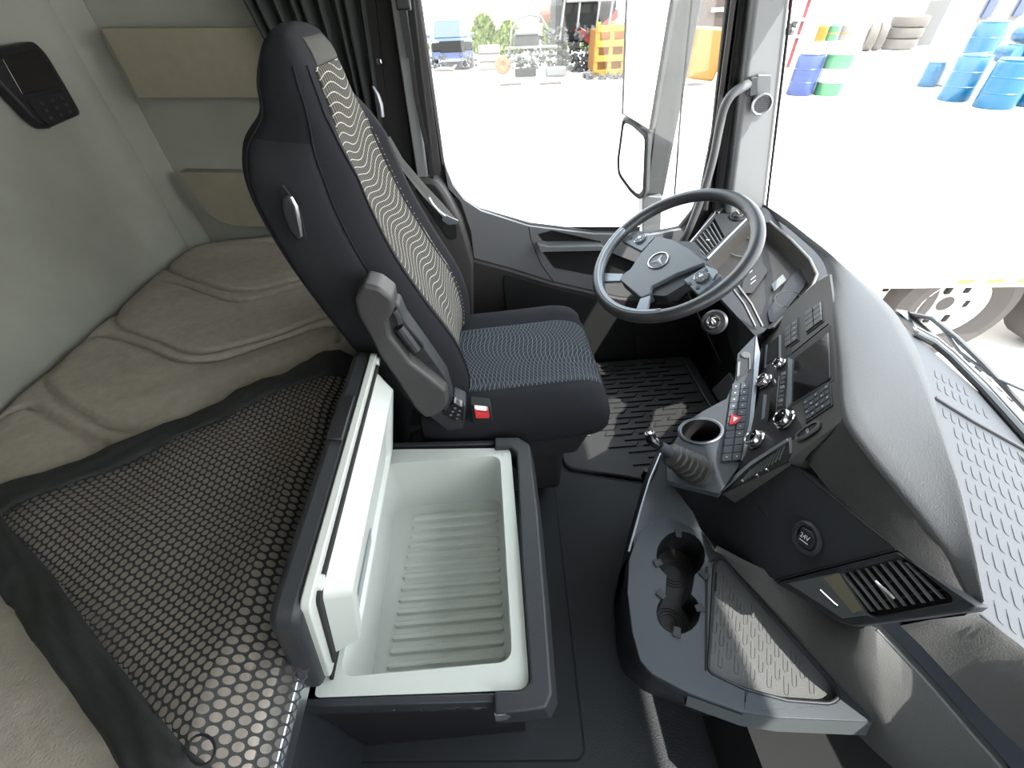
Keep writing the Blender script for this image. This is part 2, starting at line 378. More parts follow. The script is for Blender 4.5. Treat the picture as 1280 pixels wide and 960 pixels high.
# ------------------------------------------------------------------ wall pads, bunk controller, curtain
def pad(pts, y, th, label):
    o = MB().slab(rnd([PY(a, b, y) for a, b in pts], [.004, .004, .004, .004] if len(pts) == 4 else .04), (0, th, 0)).done('storage_pad', beige, bev=.006, seg=3)
    return tag(o, label, 'panel', 'beige storage pads on the sleeper side wall')
pad([(126, 35), (365, 35), (365, 122), (173, 123)], 1.50, .064, 'long beige padded panel high on the sleeper side wall beside the seat head')
q = [PY(a, b, 1.525) for a, b in [(224, 215), (400, 217), (400, 284), (290, 283), (262, 270), (238, 240)]]
tag(MB().slab(rnd(q, [.003, .003, .003, .03, .03, .02]), (0, .04, 0)).done('storage_pad', beige, bev=.005), 'lower beige panel with a rounded corner just above the mattress', 'panel', 'beige storage pads on the sleeper side wall')
bc = thing('bunk_controller', 'black control unit with a screen and keys on the rear wall', 'controller', PX(50, 110, -1.06))
body = rnd([PX(a, b, -1.035) for a, b in [(-22, 62), (44, 51), (60, 68), (85, 110), (103, 143), (60, 162), (44, 150), (-12, 90)]], .012)
MB().slab(body, (-.03, 0, 0)).done('housing', blk, bc, bev=.006, seg=3)
sq = rnd([PX(a, b, -1.033) for a, b in [(2, 72), (48, 61), (79, 107), (29, 119)]], .004)
MB().slab(sq, (-.004, 0, 0)).done('screen', lcd, bc, bev=.001)
mb = MB().slab(rnd([PX(a, b, -1.031) for a, b in [(34, 125), (80, 112), (98, 143), (60, 157)]], .006), (-.004, 0, 0)).done('key_pad', vblk, bc, bev=.002)
for i in range(3):
    for j in range(3):
        Q = [PX(a, b, -1.029) for a, b in [(44, 127), (80, 117), (94, 142), (60, 153)]]
        c = lerp2(Q, .15+.35*i, .15+.35*j)
        MB().box(c, (.004, .010, .006)).done('key', dk, bc, bev=.001)
ct = tag(None or thing('curtain', 'dark grey gathered curtain hanging behind the driver seat head', 'curtain', PY(400, 0, 1.46)), None)
rows = []
tL, tR, bL, bR = ext(PY(352, 38, 1.46), PY(330, 0, 1.46), 1.74), ext(PY(478, 100, 1.46), PY(468, 0, 1.46), 1.74), PY(375, 90, 1.46), PY(490, 200, 1.46)
bL.z = bR.z = .95
for i in range(10):
    t = i/9; r = []
    for k in range(121):
        s = k/120; p = tL*(1-t)*(1-s)+tR*(1-t)*s+bL*t*(1-s)+bR*t*s
        r.append(p+V((.004*math.sin(s*38+t), -.018*math.sin(s*2*math.pi*9+.7*math.sin(t*3)+.4*math.sin(s*17)), 0)))
    rows.append(r)
MB().grid(rows).done('cloth', curt, ct, ang=180)
MB().tube([tL+V((-.1, 0, 0)), tR+V((.05, 0, 0))], .008).done('rail', dk, ct)

# ------------------------------------------------------------------ bunk: mattress, rail, net
dM = .60
seams = [[(388, 344), (344, 356), (292, 363), (254, 352), (220, 340), (208, 332), (213, 321), (234, 304), (261, 301), (350, 302), (420, 300)],
 [(430, 342), (395, 352), (344, 366), (302, 376), (275, 371), (220, 352), (186, 350), (155, 370), (142, 390), (148, 406), (189, 421), (234, 437), (272, 437), (344, 418), (419, 390), (450, 378)],
 [(424, 425), (425, 410), (406, 406), (344, 425), (292, 444), (254, 450), (220, 448), (165, 426), (120, 417), (96, 428), (58, 466), (57, 483), (89, 507), (144, 533), (192, 536), (260, 515)],
 [(-60, 560), (0, 521), (34, 507), (69, 524), (137, 557), (190, 575)]]
seg = []
for s in seams:
    l = smooth_line([D(a, b, dM) for a, b in s], 5)
    seg += [(l[i].x, l[i].y, l[i+1].x, l[i+1].y) for i in range(len(l)-1)]
seg = np.array(seg)
X0, X1, Y0, Y1 = -1.058, -.345, -.60, 1.545
nx, ny = 130, 380
gx, gy = np.meshgrid(np.linspace(X0, X1, nx), np.linspace(Y0, Y1, ny), indexing='ij')
dist = np.full(gx.shape, 9.)
for a, b, c, d in seg:
    L = (c-a)**2+(d-b)**2+1e-12; t = np.clip(((gx-a)*(c-a)+(gy-b)*(d-b))/L, 0, 1)
    dist = np.minimum(dist, np.hypot(gx-a-t*(c-a), gy-b-t*(d-b)))
edge = np.minimum(np.minimum(gx-X0, X1-gx), np.minimum(gy-Y0, Y1-gy))
rc = .16                                    # rounded far rear corner
cx, cy = X0+rc, Y1-rc
cd = np.where((gx < cx) & (gy > cy), rc-np.hypot(gx-cx, gy-cy), edge)
edge = np.minimum(edge, cd)
gz = (H-dM) - .011*np.exp(-(dist/.0065)**2) + .004*np.clip(dist/.05, 0, 1) - .035*np.exp(-np.clip(edge, 0, 1)/.012)
gz += .0012*np.sin(gx*31+gy*17)+.0008*np.sin(gy*53-gx*29)
ox, oy = gx.copy(), gy.copy()
msk = cd < 0
ang_ = np.arctan2(gy-cy, gx-cx); ox[msk] = cx+rc*np.cos(ang_[msk]); oy[msk] = cy+rc*np.sin(ang_[msk])
vv = [(ox[i, j], oy[i, j], gz[i, j]) for i in range(nx) for j in range(ny)]
ff = [(i*ny+j, i*ny+j+1, (i+1)*ny+j+1, (i+1)*ny+j) for i in range(nx-1) for j in range(ny-1)]
mt = thing('mattress', 'taupe quilted bunk mattress with curved stitched seams', 'mattress', (-.70, .47, .58))
obj('cover', vv, ff, matt_m, mt, ang=180)
MB().slab(rnd([(X0+.004, Y0+.005, .58), (X1-.004, Y0+.005, .58), (X1-.004, Y1-.005, .58), (X0+.004, Y1-.005, .58)], [.02, .02, .02, .17]), (0, 0, .092)).done('side_band', matt_m, mt, bev=.006)
o = MB().box((-.70, .40, .34), (.71, 2.2, .46)).done('bunk_chest', dk, bev=.01); tag(o, 'dark storage chest under the mattress behind the fridge', 'chest')
br = thing('bunk_rail', 'silver aluminium rail along the front edge of the bunk', 'rail', (-.335, .4, .55))
a, b = D(312, 960, .72), D(345, 960, .72)
rw = b.x-a.x
MB().box((-.337, .40, H-.745), (.034, 2.2, .05)).done('profile', steel, br, bev=.003)
MB().box((-.3195, .40, H-.733), (.003, 2.2, .006)).done('lip', silver, br)

net = thing('bunk_net', 'black safety net with wide black border straps lying over the mattress front', 'net', D(250, 700, .59))
def nz(x, y): return H-.580+.006*math.sin(x*24+y*9)*math.sin(y*15-x*6)+.004*math.sin(y*40+x*12)+(-.05*max(0, (x+.36)/.04)**1.0 if x > -.36 else 0)
poly = [D(a, b, .59) for a, b in [(-4, 636), (60, 607), (206, 545), (309, 502), (378, 472), (443, 450), (420, 540), (385, 680), (352, 810), (343, 870), (312, 965), (262, 975), (221, 920), (138, 817), (79, 738), (30, 690)]]
pxy = [(p.x, p.y) for p in poly]
def inside(x, y, P=pxy):
    c = False; j = len(P)-1
    for i in range(len(P)):
        if (P[i][1] > y) != (P[j][1] > y) and x < (P[j][0]-P[i][0])*(y-P[i][1])/(P[j][1]-P[i][1])+P[i][0]: c = not c
        j = i
    return c
s_ = .0118; mb = MB(); N12 = 12; nth = 1; gap = .00125
for i in range(-5, 95):
    for j in range(-10, 110):
        x = -1.0+i*s_*math.sqrt(3)/2; y = -.1+j*s_+(s_/2 if i % 2 else 0)
        if not inside(x, y): continue
        vo = []; vi = []
        for k in range(N12):
            A = 2*math.pi*k/N12; Rh = s_/2/math.cos((A % (math.pi/3))-math.pi/6)
            px_, py_ = x+Rh*math.sin(A+math.pi/2), y+Rh*math.cos(A+math.pi/2)
            qx, qy = x+(s_/2-gap)*math.sin(A+math.pi/2), y+(s_/2-gap)*math.cos(A+math.pi/2)
            vo.append((px_, py_, nz(px_, py_))); vi.append((qx, qy, nz(qx, qy)+.0006))
        mb.add(vo+vi, [(k, (k+1) % N12, N12+(k+1) % N12, N12+k) for k in range(N12)])
o = mb.done('netting', netm, net); tag(o, None, kind='stuff')
def band(up_, dn_, nm, lift=.004):
    n_ = 40
    U = smooth_line([D(a, b, .585) for a, b in up_], 8); L_ = smooth_line([D(a, b, .585) for a, b in dn_], 8)
    def at(l, t): k = t*(len(l)-1); i = min(int(k), len(l)-2); return l[i].lerp(l[i+1], k-i)
    rows = []
    for k in range(n_+1):
        t = k/n_; a, b = at(U, t), at(L_, t); r = []
        for q in range(9):
            p = a.lerp(b, q/8); p.z = nz(p.x, p.y)+lift+.0018*math.sin(t*31+q*1.7)+.0015*math.sin(t*67-q)
            if q in (0, 8): p.z -= .004
            r.append(p)
        rows.append(r)
    o = MB().grid(rows).done(nm, webb, net, ang=180)
    s = o.modifiers.new('thick', 'SOLIDIFY'); s.thickness = .002
    return o
band([(-20, 618), (31, 598), (103, 576), (192, 538), (261, 509), (309, 486), (361, 466), (406, 442), (446, 432)],
     [(-10, 655), (40, 632), (120, 595), (206, 559), (260, 534), (309, 511), (345, 495), (378, 480), (448, 452)], 'border_strap')
band([(-30, 640), (0, 738), (24, 770), (79, 849), (150, 960), (175, 1000)], [(0, 632), (12, 655), (79, 734), (138, 813), (221, 916), (275, 985)], 'border_strap', .005)
lc = [D(252+17*math.cos(a), 937+19*math.sin(a), .575) for a in np.linspace(0, 2*math.pi, 17)[:-1]]
MB().tube(lc, .0015, 8, closed=True).done('strap_ring', blk, net)

# ================================================================== THE FRIDGE DRAWER
dR = .80; zR = H-dR
fr = thing('drawer_fridge', 'open white lined fridge drawer with dark frame between the seats', 'fridge', D(560, 720, 1.19))
rim = rnd([D(a, b, dR) for a, b in [(470, 562), (638, 560), (650, 700), (662, 862), (392, 872), (425, 740)]], [.004, .02, .0, .02, .01, 0])
def dz(P, z): return [V((p.x, p.y, z)) for p in P]
xl, xr, yn, yf = -.290, D(633, 700, dR).x, D(520, 838, dR).y, D(550, 575, dR).y
hole = [(xl, yn), (xr, yn), (xr, yf), (xl, yf)]
hr = rnd([(x, y, zR) for x, y in hole], .025, 6)
MB().plate([rim, hr], (0, 0, -.03)).done('rim', white, fr, bev=.003)
fl = rnd([(x, y, zR-.17) for x, y in [(xl+.002, yn+.010), (xr-.006, yn+.010), (xr-.006, yf-.010), (xl+.002, yf-.010)]], .03, 6)
mb = MB(); mb.grid([hr, [a.lerp(b, .06)+V((0, 0, -.002)) for a, b in zip(hr, fl)], [a.lerp(b, .93) for a, b in zip(hr, fl)], fl], closed=True); k = len(mb.v)
ce = V(((xl+xr)/2, (yn+yf)/2, zR-.17)); inn = [ce+(p-ce)*.93 for p in fl]
mb.grid([fl, inn], closed=True); mb.add(inn, [tuple(range(len(inn)))])
lin = mb.done('liner', white, fr, ang=50)
rx0, rx1 = xl+.034, xr-.022
for i in range(15):
    y = yn+.030+i*(yf-yn-.075)/14; xa = rx0+.0015*i; 
    pr = [(xa+.006*math.cos(a), y+.0085*math.sin(a)) for a in np.linspace(math.pi/2, 1.5*math.pi, 7)]+[(rx1+.006*math.cos(a), y+.0085*math.sin(a)) for a in np.linspace(-math.pi/2, math.pi/2, 7)]
    z0 = zR-.171
    lo = [V((a, b, z0)) for a, b in pr]; cc = V(((xa+rx1)/2, y, 0))
    hi = [V((cc.x+(a-cc.x)*.985, y+(b-y)*.45, z0+.007)) for a, b in pr]
    MB().grid([lo, hi], closed=True).add(hi, [tuple(range(14))]).done('floor_rib', white, lin, ang=60)
# dark frame round the front
fo = [D(a, b, .79) for a, b in [(618, 547), (648, 547), (662, 556), (672, 640), (682, 760), (690, 868), (682, 886), (655, 890), (618, 893), (618, 864), (650, 864), (663, 852), (652, 700), (646, 566), (638, 559), (618, 560)]]
top = dz(fo, zR+.012); bot = [p+V((.012 if i in (2, 3, 4, 5, 6) else 0, 0, -.075)) for i, p in enumerate(top)]
mb = MB(); n = len(top); mb.add(top+bot, [tuple(range(n)), tuple(range(2*n-1, n-1, -1))]+[(i, (i+1) % n, n+(i+1) % n, n+i) for i in range(n)])
mb.done('front_frame', dk, fr, bev=.004, seg=3)
rmx = [p.x for p in rim]; rmy = [p.y for p in rim]
ca, cb, cc, cd_ = min(rmx)-.012, xr+.014, min(rmy)+.006, max(rmy)-.006
MB().plate([[(ca, cc, zR-.03), (cb, cc, zR-.03), (cb, cd_, zR-.03), (ca, cd_, zR-.03)], [(ca+.01, cc+.01, zR-.03), (cb-.008, cc+.01, zR-.03), (cb-.008, cd_-.01, zR-.03), (ca+.01, cd_-.01, zR-.03)]], (0, 0, -(zR-.03-.112))).done('casing', blk, fr)
# casing side strips: dark metal lips along the long sides
for (p, q_, nm) in (((372, 873), (618, 866), 'side_strip'), ((485, 558), (618, 555), 'side_strip')):
    a, b = D(*p, .80), D(*q_, .80); s = -1 if p[1] > 700 else 1
    MB().slab([a, b, b+V((0, s*.012, 0)), a+V((0, s*.012, 0))], (0, 0, -.05)).done(nm, dk, fr, bev=.002)
a, b = D(385, 882, .835), D(612, 880, .835)
mb = MB(); rng = random.Random(3)
for i in range(7):
    p = a.lerp(b, (i+.2)/7); q_ = a.lerp(b, (i+.2+rng.uniform(.3, .75))/7); mb.tube([p+V((0, -.003, 0)), (p+q_)/2+V((0, -.006, rng.uniform(-.004, .004))), q_+V((0, -.003, 0))], .0022, 6)
mb.done('metal_edge', chrome, fr)
MB().slab([D(a, b, .795) for a, b in [(618, 884), (648, 882), (632, 893), (618, 895)]], (0, -.004, -.02)).done('bracket', steel, fr, bev=.002)
MB().lathe([(0, .0), (.006, 0), (.005, .0012), (0, .0015)], D(630, 568, .80), (0, 0, 1), 14).done('screw_cap', white, fr)
# lid hinged at the back, leaning towards the front
lid = MB()
yA, yB = .188, .690
B0, T0 = V((-.303, 0, H-.79)), V((-.238, 0, H-.505))
ud = (T0-B0).normalized(); nd = V((ud.z, 0, -ud.x)); hl = (T0-B0).length       # nd points to the front (+x)
def LP(y, s, n_): return V((0, y, 0))+B0+ud*s+nd*n_
def lidbox(y0, y1, s0, s1, n0, n1, r=.02):
    return MB().slab(rnd([LP(y0, s0, n0), LP(y1, s0, n0), LP(y1, s1, n0), LP(y0, s1, n0)], r), nd*(n1-n0))
lid = lidbox(yA, yB, -.005, hl-.004, -.040, -.004, .03).done('lid', dk, fr, bev=.010, seg=3)
lidbox(yA+.014, yB-.01, .002, hl, -.008, .004, .02).done('inner_plate', white, lid, bev=.002)
lidbox(yA+.030, yB-.022, .010, hl-.018, .003, .008, .02).done('seal', vblk, lid, bev=.002)
a = [LP(yA+.04, .02, .004), LP(yB-.03, .02, .004), LP(yB-.03, hl-.03, .004), LP(yA+.04, hl-.03, .004)]
b = [LP(yA+.055, .035, .040), LP(yB-.05, .035, .040), LP(yB-.05, hl-.055, .040), LP(yA+.055, hl-.055, .040)]
ar, brr = rnd(a, .02), rnd(b, .02)
mb = MB().grid([ar, brr], closed=True); c2 = sum(brr, V())/len(brr); ins = [c2+(p-c2)*.88 for p in brr]; in2 = [p-nd*.010 for p in [c2+(p-c2)*.84 for p in brr]]
mb.grid([brr, ins, in2], closed=True).add(in2, [tuple(range(len(in2)))])
mb.done('inner_bulge', white, lid, bev=.004, seg=3, ang=40)
for y in (yA+.05, yB-.02):
    MB().lathe([(0, 0), (.010, 0), (.009, .005), (0, .006)], LP(y, hl-.02, .004), nd, 14).done('buffer', white, lid)
MB().slab([LP(yA+.26, hl-.004, -.038), LP(yA+.36, hl-.004, -.038), LP(yA+.36, hl-.004, -.012), LP(yA+.26, hl-.004, -.012)], ud*.006).done('handle', blk, lid, bev=.003)
MB().slab([LP(yA+.10, .045, .031), LP(yA+.22, .045, .031), LP(yA+.22, .10, .031), LP(yA+.10, .10, .031)], nd*.0015).done('label_plate', silver, lid)
MB().box((-.301, (yA+yB)/2, zR+.003), (.006, yB-yA-.03, .008)).done('hinge_seal', vblk, fr, bev=.002)
# floor hatch
hp = [D(668, 568, 1.2), D(688, 572, 1.2), D(730, 940, 1.2), D(722, 950, 1.2), D(440, 952, 1.2), D(425, 940, 1.2)]
hp = rnd([V((p.x, p.y, .1)) for p in hp]+[V((-.33, .9, .1))], .01)
c0 = sum(hp, V())/len(hp)
ho = thing('floor_hatch', 'dark vinyl covered floor hatch plate under the fridge drawer', 'floor hatch', V((c0.x, c0.y, .1)))
MB().slab(hp, (0, 0, .006)).done('plate', floorm, ho, bev=.003)
MB().tube([p+V((0, 0, .001)) for p in hp], .0035, 6, closed=True).done('edge_seal', vblk, ho)
for x_ in (-.36, -.41):
    a, b = V((x_+.02, -.02, .104)), V((x_+.005, .16, .104))
    MB().tube([a, b], .003, 6).done('floor_ridge', floorm, ho)

# rubber footwell mat with staggered bars
rm = thing('rubber_mat', 'black ribbed rubber mat in the footwell in front of the driver seat', 'floor mat', (.45, 1.1, .0))
MB().slab(rnd([(.20, .86, .0), (.62, .74, .0), (.84, .80, .0), (.84, 1.40, .0), (.20, 1.40, .0)], .04), (0, 0, .115)).done('base', rubm, rm, bev=.006)
def pmat(px, py): p = D(px, py, H-.115); return p
mh = bpy.data.meshes.new('bar'); 
rb = MB().slab([(-.058, -.009, 0), (.040, -.009, 0), (.056, .009, 0), (-.042, .009, 0)], (0, 0, .006)).done('bar', rubm, rm, bev=0)
rb.location = V((0, 0, 0)); first = True
base_me = rb.data; base_me.transform(Matrix.Translation(off(rm)))
for r_ in range(22):
    y = .80+r_*.027
    for c_ in range(6):
        x = .24+c_*.125+(.06 if r_ % 2 else 0)
        if x > .78 or (y < .80+max(0, (.52-x))*1.2): continue
        if first: o = rb; first = False
        else: o = rb.copy(); C.objects.link(o)
        o.location = V((x, y, .1155))-V(rm.location)
MB().tube([(.80, .84, .118), (.80, 1.36, .118)], .008, 8).done('edge_bead', rubm, rm)
MB().slab([V((.255, 1.0, .116)), V((.315, .985, .116)), V((.315, 1.03, .116)), V((.255, 1.04, .116))], (0, 0, .006)).done('corner_clip', gry, rm, bev=.002)
pd = thing('pedal', 'dark accelerator pedal in the footwell below the steering column', 'pedal', (.78, .84, .12), 'pedals in the footwell')
MB().slab([(.76, .80, .14), (.76, .86, .14), (.84, .86, .33), (.84, .80, .33)], (-.015, 0, .006)).done('plate', rubm, pd, bev=.004)
pd = thing('pedal', 'dark brake pedal left of the accelerator in the footwell', 'pedal', (.78, 1.02, .12), 'pedals in the footwell')
MB().slab([(.78, .98, .22), (.78, 1.07, .22), (.82, 1.07, .30), (.82, .98, .30)], (-.015, 0, .006)).done('plate', rubm, pd, bev=.004)
MB().tube([(.81, 1.02, .26), (.90, 1.02, .5)], .012, 8).done('lever', blk, pd)

# ================================================================== THE DRIVER SEAT
YC = .955
seat = thing('driver_seat', 'black driver seat with wavy patterned centre panels and a folded up armrest', 'seat', (.0, YC, .1))
ST = [(-.105, .77, -.215, .80, .205), (-.090, .68, -.265, .69, .222), (-.105, .575, -.328, .57, .232), (-.160, .45, -.372, .43, .235), (-.200, .35, -.400, .32, .232),
      (-.225, .255, -.412, .22, .225), (-.240, .185, -.398, .160, .200), (-.250, .135, -.368, .125, .150), (-.258, .092, -.358, .085, .135), (-.266, .058, -.335, .045, .122), (-.280, .034, -.318, .026, .095)]
def station(t):
    t = max(0, min(t, len(ST)-1)); i = min(int(t), len(ST)-2); k = t-i
    p0, p1, p2, p3 = ST[max(i-1, 0)], ST[i], ST[i+1], ST[min(i+2, len(ST)-1)]
    return [.5*((2*b)+(c-a)*k+(2*a-5*b+4*c-d)*k*k+(3*b-a-3*c+d)*k**3) for a, b, c, d in zip(p0, p1, p2, p3)]
def spow(v, e): return math.copysign(abs(v)**e, v)
def sp(t, th, s=1.0, out=0.0):
    fx, fd, bx, bd, w_ = station(t)
    Fp, Bp = V((fx, YC, H-fd)), V((bx, YC, H-bd)); c = (Fp+Bp)/2; ax = (Fp-Bp); T = ax.length/2; ax.normalize()
    u = w_*spow(math.cos(th), .55); v = T*spow(math.sin(th), .60)
    if v > 0 and t < 7:
        g = min(1, (7-t)/1.5)
        k = abs(u)/w_
        v += g*(.030*max(0, 1-((k-.80)/.22)**2)-.016*max(0, 1-(k/.6)**2))
    r = V((0, u, 0))+ax*v
    return c+r*s+(r.normalized()*out if out else V())
NT, NA = 60, 48
rows = [[sp(10*i/NT, 2*math.pi*k/NA) for k in range(NA)] for i in range(NT+1)]
topc = sum(rows[-1], V())/NA
rows.append([topc+(p-topc)*.6+V((0, 0, .008)) for p in rows[-1]]); rows.append([topc+(p-topc)*.05+V((0, 0, .011)) for p in rows[-1]])
mb = MB().grid(rows, closed=True); mb.add(rows[-1], [tuple(range(NA))]).add(rows[0], [tuple(range(NA))])
backr = mb.done('backrest', seatf, seat, ang=80)
def patch(t0, t1, a0, a1, nm, m, par, out=.0035, n1=50, n2=24, shape=None, uv=True):
    vs_ = []; uvs = {}; fs = []; arc = 0; prev = None
    for i in range(n1+1):
        t = t0+(t1-t0)*i/n1; A0, A1 = (a0, a1) if shape is None else shape(i/n1)
        mid = sp(t, math.pi/2)
        if prev is not None: arc += (mid-prev).length
        prev = mid
        for k in range(n2+1):
            th = A0+(A1-A0)*k/n2; e = min(i, n1-i, k*2, (n2-k)*2)
            p = sp(t, th, 1, out if e > 0 else -.002); uvs[len(vs_)] = (p.y-YC, arc); vs_.append(p)
    for i in range(n1):
        for k in range(n2): fs.append((i*(n2+1)+k, i*(n2+1)+k+1, (i+1)*(n2+1)+k+1, (i+1)*(n2+1)+k))
    return obj(nm, vs_, fs, m, par, uvs=uvs if uv else None, ang=180)
rad = math.radians
patch(.35, 8.5, 0, 0, 'patterned_back_panel', wavb, seat, shape=lambda s: (rad(90-24+10*max(0, s-.7)/.3*0), rad(90+24)))
patch(8.45, 9.8, rad(64), rad(108), 'headrest_edge', tape, seat, n1=10)
patch(.8, 6.4, rad(158), rad(206), 'side_panel', seatside, seat, n1=40, n2=14, out=.002)
for th in (128, 158, 206):
    MB().tube([sp(.3+(8.6-.3)*i/50, rad(th), 1, .002) for i in range(51)], .0014, 6).done('seam', seatf, seat)
# release lever on the side
rp_ = [PY(a, b, .722) for a, b in [(353, 228), (362, 240), (376, 262), (384, 298), (376, 300), (362, 285), (352, 262)]]
MB().slab(rnd(rp_, .008), (0, -.006, 0)).done('lever_recess', vblk, seat, bev=.002)
lv = MB().slab(rnd([PY(a, b, .712) for a, b in [(355, 243), (363, 243), (371, 255), (376, 275), (379, 296), (373, 297), (363, 285), (355, 262)]], .006), (0, -.010, 0)).done('release_lever', dk, seat, bev=.004)
MB().tube([PY(a, b, .700) for a, b in [(364, 246), (370, 258), (374, 276), (377, 295)]], [.002, .003, .003, .002], 8).done('chrome_edge', steel, lv)
# cushion
CS = [(-.20, .90, .765, .87), (-.14, .97, .745, .885), (-.05, 1, .738, .89), (.05, 1, .733, .89), (.13, 1, .728, .885), (.19, .995, .725, .88), (.235, .97, .733, .875), (.262, .92, .752, .868), (.280, .84, .778, .855), (.286, .7, .80, .84)]
def cst(t):
    t = max(0, min(t, len(CS)-1)); i = min(int(t), len(CS)-2); k = t-i
    p0, p1, p2, p3 = CS[max(i-1, 0)], CS[i], CS[i+1], CS[min(i+2, len(CS)-1)]
    return [.5*((2*b)+(c-a)*k+(2*a-5*b+4*c-d)*k*k+(3*b-a-3*c+d)*k**3) for a, b, c, d in zip(p0, p1, p2, p3)]
YQ = .94
def cp(t, th, out=0):
    x, sw, dt, db = cst(t); w_ = .240*sw; T = (db-dt)/2
    u = w_*spow(math.cos(th), .45); v = T*spow(math.sin(th), .5)
    if v > 0 and t < 7: k = abs(u)/w_; v += .016*max(0, 1-((k-.78)/.25)**2)-.006*max(0, 1-(k/.6)**2)
    p = V((x, YQ+u, H-(dt+db)/2+v)); return p+V((0, 0, out))
rows = [[cp(9*i/40, 2*math.pi*k/NA) for k in range(NA)] for i in range(41)]
mb = MB().grid(rows, closed=True).add(rows[-1], [tuple(range(NA))]).add(rows[0], [tuple(range(NA))])
mb.done('cushion', seatf, seat, ang=80)
vs_ = []; uvs = {}; fs = []; n1, n2 = 40, 24
for i in range(n1+1):
    for k in range(n2+1):
        th = rad(75)+rad(40)*k/n2; e = min(i, n1-i, k, n2-k); p = cp(1+6.6*i/n1, th, .003 if e else -.003)
        uvs[len(vs_)] = (p.x, p.y-YQ+.3); vs_.append(p)
for i in range(n1):
    for k in range(n2): fs.append((i*(n2+1)+k, i*(n2+1)+k+1, (i+1)*(n2+1)+k+1, (i+1)*(n2+1)+k))
obj('patterned_seat_panel', vs_, fs, wavc, seat, uvs=uvs, ang=180)
MB().tube([cp(1+7*i/30, rad(196), 0)+V((0, -.001, 0)) for i in range(31)], .0014, 6).done('seam', seatf, seat)
# pedestal and side valance
MB().box((-.03, YQ, .29), (.40, .38, .28)).done('pedestal', vblk, seat, bev=.02)
MB().slab(rnd([(-.22, .725, .36), (.20, .725, .36), (.23, .725, .44), (.05, .725, .475), (-.12, .725, .49), (-.25, .725, .46)], .02), (0, .04, 0)).done('side_valance', vblk, seat, bev=.008)
# armrest folded up
ap = rnd([PY(a, b, .655) for a, b in [(443, 374), (454, 355), (473, 360), (490, 373), (493, 388), (484, 403), (487, 420), (512, 453), (544, 478), (558, 490), (561, 505), (549, 519), (532, 523), (520, 513), (477, 449), (447, 396)]], .006)
arm = MB().slab(ap, (0, .055, 0)).done('armrest', mat('worn armrest vinyl', (.038, .037, .036), .5, bump=.3, bscale=300), seat, bev=.010, seg=3)
ip = rnd([PY(a, b, .685) for a, b in [(488, 378), (498, 381), (506, 400), (531, 434), (558, 472), (566, 500), (558, 515), (530, 500), (490, 430), (480, 400)]], .008)
MB().slab(ip, (0, .04, 0)).done('armrest_body', dk, arm, bev=.008)
MB().slab(rnd([PY(a, b, .683) for a, b in [(491, 412), (502, 400), (531, 434), (519, 447)]], .006), (0, .01, 0)).done('adjuster_recess', vblk, arm, bev=.002)
MB().tube([PY(a, b, .678) for a, b in [(499, 409), (507, 420), (521, 438)]], [.009, .010, .009], 10).done('adjuster_wheel', dk, arm)
MB().tube([PY(a, b, .678) for a, b in [(492, 388), (497, 396), (499, 404)]], .007, 8).done('pivot_cap', dk, arm)
MB().lathe([(0, 0), (.0025, 0), (.002, .002), (0, .002)], PY(536, 454, .684), (0, -1, 0), 10).done('screw', vblk, arm)
# seat controls and buckle
cpd = [PY(a, b, .690) for a, b in [(552, 517), (567, 503), (580, 510), (577, 532)]]
cb = MB().slab(rnd([PY(a, b, .700) for a, b in [(535, 520), (567, 500), (583, 508), (580, 536), (560, 540)]], .006), (0, .05, 0)).done('control_housing', dk, seat, bev=.004)
MB().slab(rnd(cpd, .005), (0, .02, 0)).done('control_plate', lcd, cb, bev=.002)
for i in range(3):
    for j in range(2):
        MB().lathe([(0, 0), (.0035, 0), (.003, .0015), (0, .002)], lerp2(cpd, .25+.25*i, .35+.35*j)+V((0, -.001, 0)), (0, -1, 0), 10).done('control_button', gry, cb)
bk = [PY(a, b, .690) for a, b in [(593, 511), (610, 513), (612, 523), (595, 523)]]
bh = MB().slab(rnd([PY(a, b, .702) for a, b in [(588, 506), (613, 509), (616, 528), (592, 530)]], .004), (0, .03, 0)).done('buckle', vblk, seat, bev=.003)
MB().slab(rnd([lerp2(bk, 0, .35), lerp2(bk, 1, .35), lerp2(bk, 1, 1), lerp2(bk, 0, 1)], .002), (0, .012, 0)).done('release_button', red, bh, bev=.001)
for q_ in ((0, .12), (.88, 1)):
    MB().slab([lerp2(bk, q_[0], 0), lerp2(bk, q_[1], 0), lerp2(bk, q_[1], .4), lerp2(bk, q_[0], .4)], (0, .012, 0)).done('buckle_ear', red, bh)
MB().slab([lerp2(bk, 0, 0), lerp2(bk, 1, 0), lerp2(bk, 1, .1), lerp2(bk, 0, .1)], (0, .012, 0)).done('buckle_slot', wht, bh)
